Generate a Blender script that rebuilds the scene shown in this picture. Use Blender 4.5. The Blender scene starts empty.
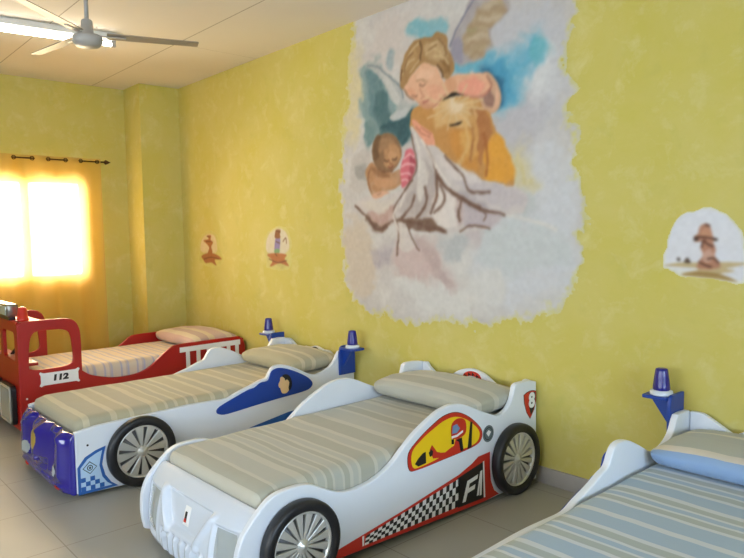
# light levels and the main paint colours
TUBE = 21.0
SKY = 5.0
E_LEFT, E_RIGHT, E_FRONT = 168, 210, 102
C_LEFT, C_RIGHT, C_FRONT = (1, .88, .66), (.50, .74, 1), (.76, .90, 1)
EXPOSURE = 0.0
WALL1, WALL2, WALL3, WALL4 = (196, 184, 90), (202, 190, 112), (212, 204, 146), (182, 176, 90)
CEIL1, CEIL2, SEAM = (220, 212, 200), (226, 218, 206), (174, 164, 148)
PK, PK_MURAL = .92, 1.06
MURAL=[["p",[194,184,150],0.12,0,0,[[-3.742,2.994],[-3.515,3.165],[-3.463,2.862],[-3.538,2.399],[-3.762,2.385],[-3.784,2.717]]],["p",[176,176,182],0.2,0,0,[[-2.277,3.064],[-1.674,2.939],[-1.673,2.264],[-1.962,2.178],[-2.197,2.724]]],["p",[186,187,192],0.2,0,0,[[-2.12,1.937],[-1.639,2.082],[-1.589,1.302],[-2.293,1.137]]],["p",[188,180,176],0.15,0,0,[[-3.248,3.237],[-2.824,3.203],[-3.036,2.893],[-3.432,2.895]]],["p",[172,170,176],0.12,0,0,[[-2.117,2.453],[-1.814,2.465],[-1.778,2.218],[-2.04,2.124]]],["p",[194,194,196],0.12,0,0,[[-1.923,2.669],[-1.743,2.692],[-1.708,2.447],[-1.887,2.416]]],["p",[184,172,158],0.1,0,0,[[-3.76,1.658],[-3.44,1.67],[-3.339,1.322],[-3.456,1.095],[-3.713,1.254]]],["p",[182,164,162],0.12,0,0,[[-3.125,1.505],[-2.739,1.539],[-2.523,1.198],[-2.698,1.239],[-3.079,1.276]]],["p",[162,154,160],0.07,0,0,[[-3.39,1.468],[-3.176,1.523],[-3.206,1.344],[-3.366,1.358]]],["p",[170,152,150],0.06,0,0,[[-2.877,1.59],[-2.717,1.472],[-2.523,1.19],[-2.631,1.226],[-2.787,1.388]]],["p",[168,170,172],0.08,0,0,[[-2.671,1.555],[-2.435,1.57],[-2.436,1.442],[-2.628,1.44]]],["p",[178,168,170],0.08,0,0,[[-2.435,1.601],[-2.196,1.613],[-2.122,1.446],[-2.354,1.475]]],["p",[192,190,188],0.12,0,0,[[-3.156,1.256],[-2.61,1.177],[-2.16,1.354],[-2.162,1.078],[-2.793,0.997]]],["p",[180,184,186],0.12,0,0,[[-2.253,1.642],[-1.689,1.63],[-1.625,1.421],[-2.216,1.349]]],["p",[170,174,174],0.08,0,0,[[-2.174,1.867],[-1.887,1.836],[-1.853,1.72],[-2.157,1.7]]],["l",[196,192,188],0.02,-1,0.008,[[-2.064,1.712],[-1.887,1.67],[-1.705,1.609]]],["p",[190,178,134],0.16,0,0,[[-2.04,2.124],[-1.917,2.126],[-1.888,1.89],[-2.021,1.914]]],["p",[126,168,186],0.14,0,0,[[-2.544,2.734],[-2.301,2.745],[-2.115,2.794],[-1.941,2.81],[-1.813,2.782],[-1.778,2.639],[-1.886,2.57],[-1.942,2.472],[-2.019,2.374],[-2.128,2.35],[-2.197,2.627]]],["p",[100,160,184],0.1,0,0,[[-2.307,2.691],[-2.173,2.73],[-1.982,2.741],[-1.892,2.746],[-1.922,2.604],[-1.983,2.516],[-2.046,2.412],[-2.094,2.394],[-2.109,2.537]]],["p",[74,142,174],0.08,0,0,[[-2.273,2.684],[-2.108,2.691],[-2.014,2.634],[-2.03,2.524],[-2.078,2.417],[-2.109,2.499],[-2.157,2.61]]],["p",[40,92,124],0.05,0,0,[[-2.325,2.681],[-2.24,2.671],[-2.157,2.63],[-2.101,2.549],[-2.09,2.445],[-2.118,2.384],[-2.134,2.464],[-2.174,2.562],[-2.24,2.626]]],["p",[100,164,178],0.06,0,0,[[-1.904,2.718],[-1.858,2.769],[-1.778,2.759],[-1.769,2.667],[-1.84,2.629]]],["p",[96,158,180],0.05,0,0,[[-2.498,2.767],[-2.322,2.749],[-2.28,2.659],[-2.476,2.696]]],["p",[118,166,178],0.06,0,0,[[-2.941,3.063],[-2.875,3.128],[-2.727,3.109],[-2.563,3.044],[-2.657,2.998],[-2.84,2.995]]],["p",[140,154,160],0.04,0,0,[[-3.186,2.923],[-3.143,2.989],[-3.089,2.922],[-3.132,2.847]]],["p",[122,144,146],0.08,0,0,[[-3.446,2.927],[-3.285,2.905],[-3.149,2.729],[-3.017,2.559],[-2.912,2.524],[-2.943,2.298],[-3.272,2.29],[-3.416,2.385],[-3.484,2.669]]],["p",[96,124,130],0.06,0,0,[[-3.404,2.851],[-3.287,2.848],[-3.151,2.617],[-3.182,2.47],[-3.353,2.513]]],["p",[72,102,108],0.06,0,0,[[-3.321,2.644],[-3.178,2.659],[-3.127,2.482],[-2.939,2.474],[-2.943,2.298],[-3.229,2.305]]],["p",[52,84,92],0.035,0,0,[[-3.269,2.425],[-2.926,2.508],[-2.947,2.328],[-3.01,2.243],[-3.062,2.305],[-3.156,2.382]]],["p",[104,130,132],0.04,0,0,[[-3.444,2.467],[-3.325,2.471],[-3.328,2.374],[-3.419,2.287]]],["p",[164,166,166],0.014,0,0,[[-3.431,2.93],[-3.3,2.904],[-3.147,2.803],[-3.027,2.707],[-2.989,2.591],[-2.925,2.535],[-2.971,2.475],[-3.094,2.451],[-3.16,2.49],[-3.065,2.544],[-3.137,2.615],[-3.199,2.728],[-3.301,2.841]]],["p",[182,182,180],0.02,0,0,[[-3.258,2.843],[-3.148,2.766],[-3.042,2.618],[-3.084,2.569],[-3.15,2.673]]],["p",[176,178,178],0.015,0,0,[[-3.14,2.493],[-3.017,2.522],[-2.951,2.521],[-2.992,2.478],[-3.094,2.458]]],["l",[118,126,132],0.012,-1,0.004,[[-3.402,2.924],[-3.286,2.89],[-3.147,2.785],[-3.035,2.7],[-3.002,2.611]]],["p",[158,150,152],0.03,0,0,[[-2.542,2.861],[-2.495,2.969],[-2.405,3.064],[-2.318,3.156],[-2.055,3.085],[-2.094,2.97],[-2.185,2.929],[-2.175,2.815],[-2.28,2.732],[-2.431,2.734],[-2.52,2.789]]],["p",[166,148,120],0.04,0,0,[[-2.429,2.887],[-2.362,3.004],[-2.256,3.091],[-2.094,3.095],[-2.114,2.975],[-2.215,2.936],[-2.196,2.82],[-2.301,2.745],[-2.386,2.762]]],["p",[140,136,150],0.04,0,0,[[-2.53,2.876],[-2.473,2.93],[-2.419,2.835],[-2.431,2.746],[-2.509,2.787]]],["p",[150,146,110],0.03,0,0,[[-2.384,2.976],[-2.32,2.977],[-2.31,2.926],[-2.363,2.906]]],["l",[154,132,106],0.04,-1,0.006,[[-2.407,2.915],[-2.331,2.931],[-2.257,2.898]]],["l",[154,132,106],0.04,-1,0.006,[[-2.397,2.839],[-2.3,2.85],[-2.206,2.822]]],["l",[154,132,106],0.04,-1,0.006,[[-2.363,2.987],[-2.277,2.987],[-2.195,2.955]]],["l",[154,132,106],0.04,-1,0.006,[[-2.298,3.053],[-2.194,3.043],[-2.094,3.017]]],["l",[154,132,106],0.04,-1,0.006,[[-2.375,2.773],[-2.3,2.78],[-2.254,2.751]]],["l",[176,160,138],0.04,-1,0.006,[[-2.342,2.884],[-2.278,2.886],[-2.226,2.859]]],["l",[176,160,138],0.04,-1,0.006,[[-2.277,3.016],[-2.195,3.008],[-2.134,2.983]]],["l",[176,160,138],0.04,-1,0.006,[[-2.235,3.085],[-2.154,3.074]]],["l",[112,110,128],0.012,-1,0.005,[[-2.537,2.886],[-2.495,2.969],[-2.416,3.058],[-2.329,3.142]]],["p",[178,130,76],0.012,1,0,[[-2.923,2.49],[-2.785,2.532],[-2.64,2.527],[-2.523,2.538],[-2.367,2.517],[-2.271,2.485],[-2.199,2.385],[-2.149,2.264],[-2.059,2.126],[-2.011,1.993],[-2.021,1.866],[-2.121,1.856],[-2.373,1.922],[-2.575,2.075],[-2.741,2.214],[-2.916,2.325]]],["p",[196,160,112],0.06,1,0,[[-2.688,2.526],[-2.367,2.517],[-2.282,2.463],[-2.325,2.353],[-2.642,2.362]]],["p",[204,146,60],0.04,1,0,[[-2.221,2.159],[-2.118,2.228],[-2.02,2.042],[-2.021,1.938],[-2.1,1.904],[-2.223,1.953]]],["p",[186,130,66],0.05,1,0,[[-2.573,2.283],[-2.369,2.292],[-2.284,2.149],[-2.329,2.003],[-2.483,2.101]]],["p",[196,150,86],0.04,1,0,[[-2.458,2.269],[-2.348,2.273],[-2.306,2.135],[-2.372,2.074]]],["p",[160,106,66],0.03,1,0,[[-2.303,2.416],[-2.23,2.389],[-2.179,2.268],[-2.232,2.144],[-2.285,2.049],[-2.316,2.219]]],["p",[152,104,62],0.03,1,0,[[-2.789,2.309],[-2.692,2.209],[-2.575,2.092],[-2.67,2.118],[-2.79,2.238]]],["l",[154,104,62],0.025,1,0.008,[[-2.357,2.424],[-2.337,2.255],[-2.371,2.091]]],["l",[196,158,104],0.03,1,0.005,[[-2.456,2.439],[-2.396,2.296],[-2.393,2.16],[-2.461,2.065]]],["l",[192,150,94],0.03,1,0.004,[[-2.368,2.409],[-2.316,2.252],[-2.338,2.121]]],["l",[150,92,52],0.02,1,0.006,[[-2.252,2.245],[-2.222,2.093],[-2.233,1.979]]],["p",[186,150,124],0.012,1,0,[[-2.253,2.652],[-2.193,2.633],[-2.141,2.569],[-2.106,2.486],[-2.113,2.409],[-2.167,2.376],[-2.242,2.408],[-2.275,2.474],[-2.24,2.56]]],["p",[204,164,138],0.014,1,0,[[-2.149,2.557],[-2.119,2.488],[-2.126,2.418],[-2.175,2.399],[-2.15,2.467]]],["p",[140,106,96],0.02,1,0,[[-2.254,2.49],[-2.199,2.527],[-2.158,2.466],[-2.175,2.416],[-2.225,2.429]]],["p",[206,160,132],0.012,1,0,[[-2.577,2.66],[-2.502,2.688],[-2.359,2.664],[-2.256,2.652],[-2.199,2.579],[-2.191,2.532],[-2.254,2.507],[-2.361,2.525],[-2.449,2.549],[-2.54,2.571],[-2.616,2.534],[-2.655,2.498],[-2.709,2.5]]],["p",[212,146,126],0.04,1,0,[[-2.448,2.637],[-2.308,2.625],[-2.24,2.573],[-2.309,2.532],[-2.431,2.566]]],["p",[196,146,114],0.03,1,0,[[-2.577,2.646],[-2.502,2.66],[-2.485,2.589],[-2.559,2.56]]],["l",[176,112,96],0.014,1,0.004,[[-2.449,2.547],[-2.361,2.519],[-2.266,2.504],[-2.194,2.533]]],["l",[150,100,84],0.01,1,0.004,[[-2.223,2.623],[-2.187,2.564],[-2.199,2.524]]],["p",[154,120,80],0.01,1,0,[[-3.03,2.697],[-3.037,2.787],[-3.018,2.857],[-2.97,2.936],[-2.885,2.993],[-2.794,2.998],[-2.725,2.988],[-2.666,3.014],[-2.6,2.988],[-2.569,2.948],[-2.555,2.876],[-2.515,2.799],[-2.505,2.729],[-2.539,2.688],[-2.595,2.677],[-2.651,2.757],[-2.728,2.8],[-2.827,2.813],[-2.91,2.763],[-2.953,2.713],[-2.979,2.666]]],["p",[176,148,110],0.03,1,0,[[-2.775,2.951],[-2.667,2.956],[-2.574,2.88],[-2.547,2.792],[-2.631,2.795],[-2.727,2.842]]],["p",[138,104,66],0.03,1,0,[[-2.593,2.843],[-2.528,2.788],[-2.52,2.718],[-2.576,2.708]]],["p",[166,132,90],0.02,1,0,[[-3.004,2.81],[-2.949,2.902],[-2.876,2.945],[-2.857,2.854],[-2.93,2.811]]],["l",[192,168,130],0.012,1,0.003,[[-2.971,2.863],[-2.907,2.937],[-2.845,2.967]]],["l",[192,168,130],0.012,1,0.003,[[-3.005,2.781],[-2.961,2.839],[-2.887,2.875]]],["l",[192,168,130],0.012,1,0.003,[[-2.766,2.879],[-2.697,2.906],[-2.63,2.864]]],["l",[192,168,130],0.012,1,0.003,[[-2.726,2.941],[-2.648,2.951],[-2.592,2.911]]],["l",[192,168,130],0.012,1,0.003,[[-2.688,2.848],[-2.612,2.833],[-2.556,2.766]]],["l",[192,168,130],0.012,1,0.003,[[-2.931,2.782],[-2.878,2.823],[-2.837,2.85]]],["l",[122,90,58],0.012,1,0.003,[[-2.994,2.794],[-2.96,2.875],[-2.897,2.92]]],["l",[122,90,58],0.012,1,0.003,[[-2.648,2.965],[-2.596,2.912],[-2.574,2.839]]],["l",[122,90,58],0.012,1,0.003,[[-2.746,2.903],[-2.668,2.928]]],["l",[122,90,58],0.012,1,0.003,[[-2.631,2.809],[-2.566,2.755],[-2.548,2.71]]],["l",[86,60,40],0.01,1,0.005,[[-2.829,2.977],[-2.813,2.917],[-2.823,2.848]]],["l",[86,60,40],0.01,1,0.005,[[-2.66,2.78],[-2.617,2.73],[-2.61,2.694]]],["l",[86,60,40],0.01,1,0.005,[[-3.029,2.741],[-3.019,2.813]]],["p",[206,162,134],0.01,1,0,[[-2.996,2.669],[-2.953,2.72],[-2.906,2.766],[-2.827,2.811],[-2.777,2.824],[-2.718,2.795],[-2.655,2.758],[-2.623,2.696],[-2.586,2.634],[-2.581,2.575],[-2.635,2.542],[-2.709,2.514],[-2.776,2.507],[-2.852,2.543],[-2.913,2.596]]],["p",[214,176,150],0.04,1,0,[[-2.869,2.77],[-2.768,2.787],[-2.69,2.737],[-2.749,2.691],[-2.85,2.709]]],["p",[206,154,128],0.045,1,0,[[-2.75,2.634],[-2.634,2.628],[-2.616,2.569],[-2.712,2.543]]],["p",[204,152,124],0.03,1,0,[[-2.964,2.671],[-2.892,2.644],[-2.872,2.575],[-2.934,2.614]]],["p",[190,140,112],0.03,1,0,[[-2.862,2.566],[-2.732,2.539],[-2.709,2.507],[-2.782,2.503]]],["l",[140,98,80],0.01,1,0.003,[[-2.834,2.674],[-2.806,2.661],[-2.786,2.666]]],["l",[140,98,80],0.01,1,0.003,[[-2.909,2.615],[-2.88,2.604],[-2.86,2.606]]],["l",[184,132,108],0.012,1,0.003,[[-2.83,2.648],[-2.815,2.614],[-2.787,2.586],[-2.815,2.579]]],["l",[166,98,86],0.01,1,0.003,[[-2.8,2.545],[-2.768,2.546],[-2.744,2.553]]],["l",[176,136,108],0.014,1,0.003,[[-2.86,2.711],[-2.809,2.704],[-2.769,2.686]]],["l",[130,92,68],0.01,1,0.004,[[-2.988,2.667],[-2.951,2.613],[-2.901,2.58]]],["l",[170,116,96],0.012,1,0.003,[[-2.709,2.502],[-2.651,2.522],[-2.582,2.566]]],["l",[198,172,134],0.014,1,0.001,[[-2.508,2.472],[-2.249,2.411]]],["l",[198,172,134],0.014,1,0.001,[[-2.508,2.472],[-2.358,2.393]]],["l",[198,172,134],0.014,1,0.001,[[-2.508,2.472],[-2.36,2.317]]],["l",[198,172,134],0.014,1,0.001,[[-2.508,2.472],[-2.478,2.36]]],["l",[198,172,134],0.014,1,0.001,[[-2.508,2.472],[-2.577,2.322]]],["l",[198,172,134],0.014,1,0.001,[[-2.508,2.472],[-2.623,2.402]]],["l",[198,172,134],0.014,1,0.001,[[-2.508,2.472],[-2.76,2.43]]],["l",[198,172,134],0.014,1,0.001,[[-2.508,2.472],[-2.695,2.493]]],["l",[198,172,134],0.014,1,0.001,[[-2.508,2.472],[-2.774,2.571]]],["l",[198,172,134],0.014,1,0.001,[[-2.508,2.472],[-2.64,2.57]]],["l",[198,172,134],0.014,1,0.001,[[-2.508,2.472],[-2.61,2.642]]],["l",[198,172,134],0.014,1,0.001,[[-2.508,2.472],[-2.5,2.58]]],["l",[198,172,134],0.014,1,0.001,[[-2.508,2.472],[-2.389,2.598]]],["l",[198,172,134],0.014,1,0.001,[[-2.508,2.472],[-2.371,2.52]]],["l",[198,172,134],0.014,1,0.001,[[-2.508,2.472],[-2.256,2.477]]],["p",[210,194,168],0.06,1,0,[[-2.556,2.488],[-2.507,2.515],[-2.456,2.464],[-2.506,2.429]]],["p",[40,32,26],0.006,1,0,[[-2.607,2.529],[-2.569,2.553],[-2.513,2.572],[-2.414,2.533],[-2.476,2.544],[-2.541,2.538]]],["p",[48,36,28],0.007,1,0,[[-2.553,2.354],[-2.497,2.357],[-2.437,2.355],[-2.47,2.34],[-2.525,2.339]]],["p",[208,148,124],0.01,1,0,[[-2.922,2.431],[-2.872,2.419],[-2.812,2.37],[-2.723,2.321],[-2.686,2.26],[-2.695,2.221],[-2.774,2.232],[-2.823,2.276],[-2.873,2.34]]],["p",[220,160,136],0.02,1,0,[[-2.852,2.381],[-2.772,2.327],[-2.753,2.282],[-2.813,2.303]]],["l",[170,108,88],0.01,1,0.003,[[-2.877,2.378],[-2.832,2.335],[-2.782,2.307],[-2.743,2.292]]],["l",[170,108,88],0.01,1,0.003,[[-2.832,2.364],[-2.772,2.33],[-2.729,2.311]]],["p",[176,170,166],0.05,3,0,[[-3.619,1.957],[-3.611,2.203],[-3.483,2.303],[-3.387,2.245],[-3.442,1.995]]],["p",[150,146,142],0.04,3,0,[[-3.562,2.15],[-3.438,2.171],[-3.441,2.043],[-3.539,2.067]]],["p",[166,124,90],0.014,2,0,[[-3.444,2.107],[-3.365,2.161],[-3.307,2.12],[-3.159,2.069],[-3.048,2.083],[-3.015,1.997],[-3.095,1.949],[-3.196,1.932],[-3.278,1.906],[-3.349,1.886],[-3.4,1.936],[-3.432,2.026]]],["p",[182,138,104],0.03,2,0,[[-3.333,2.051],[-3.16,2.038],[-3.071,2.031],[-3.116,1.974],[-3.276,1.968]]],["p",[140,100,70],0.025,2,0,[[-3.391,2.119],[-3.319,2.113],[-3.16,2.038],[-3.274,2.047]]],["p",[128,98,72],0.012,2,0,[[-3.364,2.212],[-3.352,2.313],[-3.278,2.367],[-3.175,2.37],[-3.087,2.328],[-3.036,2.255],[-3.042,2.165],[-3.114,2.088],[-3.216,2.073],[-3.308,2.112]]],["p",[148,114,84],0.03,2,0,[[-3.291,2.314],[-3.198,2.349],[-3.127,2.295],[-3.223,2.26],[-3.293,2.22]]],["p",[172,130,94],0.035,2,0,[[-3.235,2.245],[-3.127,2.288],[-3.053,2.242],[-3.051,2.166],[-3.125,2.104],[-3.215,2.12]]],["p",[184,142,106],0.03,2,0,[[-3.189,2.225],[-3.111,2.233],[-3.09,2.17],[-3.157,2.153]]],["l",[84,58,42],0.01,2,0.004,[[-3.22,2.17],[-3.198,2.158],[-3.175,2.162]]],["l",[84,58,42],0.01,2,0.004,[[-3.13,2.167],[-3.108,2.159],[-3.086,2.169]]],["l",[134,88,64],0.01,2,0.004,[[-3.166,2.168],[-3.158,2.136],[-3.135,2.131]]],["l",[120,66,54],0.01,2,0.004,[[-3.181,2.111],[-3.154,2.105],[-3.127,2.112]]],["p",[104,78,56],0.03,2,0,[[-3.358,2.258],[-3.337,2.335],[-3.255,2.364],[-3.28,2.297],[-3.294,2.189],[-3.337,2.177]]],["l",[120,84,62],0.014,2,0.003,[[-3.284,2.11],[-3.216,2.076],[-3.132,2.082]]],["l",[126,88,62],0.016,2,0.004,[[-3.391,2.103],[-3.417,2.025],[-3.381,1.927]]],["p",[196,154,130],0.01,2,0,[[-3.372,1.903],[-3.324,1.927],[-3.242,1.935],[-3.163,1.918],[-3.22,1.903],[-3.302,1.876],[-3.354,1.875]]],["l",[140,104,84],0.008,2,0.002,[[-3.313,1.908],[-3.266,1.918]]],["p",[196,104,116],0.01,2,0,[[-3.048,2.075],[-3.007,2.177],[-2.985,2.22],[-2.913,2.218],[-2.881,2.15],[-2.89,2.092],[-2.93,2.006],[-2.986,1.956],[-3.033,1.953]]],["p",[160,72,84],0.025,2,0,[[-2.939,2.17],[-2.885,2.136],[-2.904,2.048],[-2.964,1.971],[-2.952,2.067]]],["l",[214,168,170],0.012,2,0.005,[[-3.007,2.162],[-2.949,2.183],[-2.902,2.158]]],["l",[214,168,170],0.012,2,0.005,[[-3.03,2.104],[-2.972,2.117],[-2.907,2.099]]],["l",[214,168,170],0.012,2,0.005,[[-3.038,2.044],[-2.984,2.052],[-2.938,2.033]]],["l",[214,168,170],0.012,2,0.005,[[-3.032,1.995],[-2.996,1.999],[-2.964,1.99]]],["p",[186,178,176],0.012,3,0,[[-3.586,1.828],[-3.429,1.9],[-3.282,1.864],[-3.168,1.897],[-2.997,1.933],[-2.917,2.009],[-2.884,2.102],[-2.931,2.381],[-2.86,2.325],[-2.778,2.236],[-2.687,2.223],[-2.593,2.146],[-2.456,2.047],[-2.318,1.965],[-2.12,1.913],[-1.918,1.844],[-1.944,1.719],[-2.081,1.708],[-2.204,1.629],[-2.421,1.607],[-2.605,1.601],[-2.903,1.623],[-3.062,1.683],[-3.317,1.63],[-3.449,1.733]]],["p",[176,168,172],0.05,3,0,[[-2.596,2.085],[-2.309,1.968],[-2.027,1.873],[-1.887,1.778],[-2.064,1.742],[-2.37,1.848]]],["p",[196,188,186],0.04,3,0,[[-2.683,2.158],[-2.491,2.06],[-2.289,1.951],[-2.369,1.925],[-2.555,2.002]]],["p",[160,150,154],0.05,3,0,[[-2.472,1.869],[-2.29,1.813],[-2.213,1.748],[-2.311,1.705],[-2.411,1.771]]],["p",[164,154,152],0.05,3,0,[[-2.895,2.066],[-2.779,2.147],[-2.683,2.013],[-2.686,1.817],[-2.799,1.713],[-2.98,1.709],[-3.073,1.778],[-2.923,1.939]]],["p",[192,186,182],0.03,3,0,[[-2.869,2.101],[-2.792,2.13],[-2.77,1.984],[-2.848,1.825],[-2.885,1.919]]],["p",[112,88,76],0.03,3,0,[[-3.083,1.706],[-2.902,1.698],[-2.725,1.711],[-2.605,1.619],[-2.726,1.612],[-2.903,1.623],[-3.035,1.654]]],["p",[170,142,134],0.04,3,0,[[-3.434,1.742],[-3.285,1.767],[-3.114,1.818],[-3.138,1.704],[-3.303,1.63]]],["p",[190,182,174],0.04,3,0,[[-3.523,1.836],[-3.37,1.869],[-3.168,1.859],[-3.085,1.874],[-3.198,1.783],[-3.403,1.771]]],["p",[170,160,166],0.04,3,0,[[-2.463,1.807],[-2.288,1.748],[-2.121,1.709],[-2.204,1.637],[-2.42,1.65]]],["p",[200,192,188],0.035,3,0,[[-2.668,1.932],[-2.554,1.881],[-2.463,1.807],[-2.488,1.669],[-2.605,1.636],[-2.713,1.693]]],["p",[176,160,158],0.03,3,0,[[-2.486,1.825],[-2.418,1.805],[-2.442,1.685],[-2.488,1.652]]],["p",[190,182,178],0.02,0,0,[[-3.116,1.703],[-3.003,1.663],[-2.93,1.568],[-2.906,1.493],[-3.007,1.455],[-3.076,1.512]]],["l",[104,78,66],0.016,3,0.005,[[-2.778,2.218],[-2.706,2.104],[-2.648,1.984],[-2.531,1.88],[-2.374,1.799],[-2.224,1.738],[-2.081,1.711]]],["l",[104,78,66],0.022,3,0.012,[[-2.671,2.003],[-2.577,1.909],[-2.418,1.818],[-2.288,1.765]]],["l",[104,78,66],0.02,3,0.01,[[-3.089,1.699],[-2.902,1.675],[-2.75,1.635],[-2.593,1.608]]],["l",[104,78,66],0.016,3,0.007,[[-3.579,1.828],[-3.434,1.736],[-3.317,1.634],[-3.138,1.7]]],["l",[104,78,66],0.03,3,0.012,[[-3.434,1.722],[-3.317,1.634],[-3.201,1.667]]],["l",[104,78,66],0.014,3,0.006,[[-2.917,1.994],[-3.086,1.836],[-3.129,1.757],[-3.077,1.626],[-3.094,1.435]]],["l",[104,78,66],0.012,3,0.004,[[-2.987,1.662],[-2.91,1.53],[-2.859,1.471]]],["l",[104,78,66],0.018,3,0.008,[[-3.034,1.716],[-2.947,1.792],[-2.899,1.873]]],["l",[104,78,66],0.02,3,0.009,[[-2.881,1.712],[-2.785,1.813],[-2.795,1.935]]],["l",[104,78,66],0.02,3,0.007,[[-2.683,2.04],[-2.678,1.87],[-2.736,1.744]]],["l",[104,78,66],0.012,3,0.005,[[-2.466,1.608],[-2.376,1.646],[-2.204,1.626]]],["l",[104,78,66],0.01,3,0.004,[[-2.292,1.752],[-2.235,1.716],[-2.256,1.677]]],["l",[104,78,66],0.012,3,0.003,[[-2.929,2.326],[-2.88,2.156],[-2.895,2.039],[-2.997,1.925]]],["l",[104,78,66],0.018,3,0.004,[[-2.598,2.138],[-2.439,1.994],[-2.373,1.879],[-2.203,1.861]]],["l",[104,78,66],0.02,3,0.003,[[-2.441,1.823],[-2.476,1.738],[-2.465,1.686]]],["l",[104,78,66],0.02,3,0.003,[[-2.648,1.94],[-2.602,1.831],[-2.699,1.746]]],["l",[204,196,190],0.014,3,0.006,[[-2.827,2.278],[-2.73,2.142],[-2.647,2.028],[-2.554,1.942]]],["l",[204,196,190],0.014,3,0.006,[[-3.086,1.807],[-3.129,1.742],[-3.063,1.607]]],["l",[204,196,190],0.014,3,0.006,[[-2.998,1.888],[-3.059,1.797]]],["l",[204,196,190],0.014,3,0.006,[[-2.89,2.321],[-2.842,2.171],[-2.857,2.027]]]]
MURAL_EDGE=[[-3.569,3.627],[-3.554,3.311],[-3.626,3.012],[-3.661,2.697],[-3.725,2.299],[-3.765,1.888],[-3.739,1.469],[-3.682,1.177],[-3.521,1.011],[-3.246,0.983],[-3.077,0.949],[-2.761,0.96],[-2.52,0.938],[-2.209,0.993],[-1.966,1.041],[-1.756,1.133],[-1.616,1.204],[-1.569,1.327],[-1.536,1.453],[-1.576,1.572],[-1.511,1.648],[-1.557,1.839],[-1.598,1.989],[-1.552,2.131],[-1.605,2.255],[-1.592,2.399],[-1.633,2.61],[-1.593,2.775],[-1.568,2.94],[-1.53,3.267],[-1.675,3.657],[-2.354,3.858],[-3.018,3.756]]
SM1=[["p",[226,206,160],0.02,0,0,[[-6.235,1.432],[-6.248,1.53],[-6.161,1.607],[-6.04,1.635],[-5.926,1.605],[-5.886,1.51],[-5.919,1.425]]],["p",[176,112,60],0.006,0,0,[[-6.095,1.414],[-6.059,1.481],[-6.127,1.53],[-6.185,1.559],[-6.064,1.577],[-6.101,1.61],[-6.01,1.615],[-6.021,1.568],[-5.969,1.539],[-6.011,1.491],[-5.992,1.425]]],["p",[172,110,62],0.012,0,0,[[-6.238,1.389],[-6.055,1.424],[-5.882,1.401],[-5.791,1.357],[-5.943,1.349],[-5.909,1.287],[-6.023,1.319],[-6.142,1.307],[-6.2,1.345]]],["l",[120,70,40],0.006,-1,0.006,[[-6.125,1.549],[-6.007,1.548]]],["l",[120,70,40],0.006,-1,0.006,[[-6.101,1.606],[-6.035,1.596]]],["l",[120,70,40],0.006,-1,0.006,[[-6.179,1.355],[-6.019,1.376],[-5.847,1.36]]]]
SM1E=[[-6.312,1.333],[-6.281,1.53],[-6.179,1.636],[-6.038,1.663],[-5.886,1.623],[-5.837,1.51],[-5.754,1.352],[-5.891,1.274],[-6.145,1.274]]
SM2=[["p",[222,212,190],0.02,0,0,[[-4.906,1.443],[-4.916,1.545],[-4.85,1.629],[-4.728,1.677],[-4.599,1.642],[-4.541,1.56],[-4.545,1.462],[-4.697,1.412]]],["p",[150,136,190],0.004,0,0,[[-4.778,1.444],[-4.754,1.577],[-4.683,1.577],[-4.681,1.511],[-4.707,1.445]]],["p",[130,170,120],0.004,0,0,[[-4.779,1.436],[-4.771,1.469],[-4.694,1.47],[-4.702,1.437]]],["p",[150,96,60],0.004,0,0,[[-4.763,1.578],[-4.76,1.627],[-4.738,1.657],[-4.668,1.651],[-4.681,1.618],[-4.678,1.577]]],["p",[186,116,70],0.01,0,0,[[-4.907,1.416],[-4.755,1.434],[-4.581,1.42],[-4.612,1.38],[-4.543,1.313],[-4.701,1.337],[-4.867,1.3],[-4.818,1.36]]],["l",[110,70,50],0.006,-1,0.005,[[-4.633,1.544],[-4.585,1.576],[-4.576,1.527]]],["l",[110,70,50],0.006,-1,0.005,[[-4.745,1.647],[-4.675,1.63]]],["l",[110,70,50],0.006,-1,0.005,[[-4.77,1.428],[-4.738,1.408]]],["l",[110,70,50],0.006,-1,0.005,[[-4.878,1.376],[-4.73,1.345],[-4.584,1.364]]],["l",[110,70,50],0.006,-1,0.005,[[-4.75,1.544],[-4.686,1.528]]]]
SM2E=[[-4.947,1.358],[-4.947,1.545],[-4.864,1.654],[-4.728,1.693],[-4.57,1.665],[-4.49,1.559],[-4.495,1.447],[-4.516,1.3],[-4.704,1.262],[-4.914,1.282]]
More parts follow.
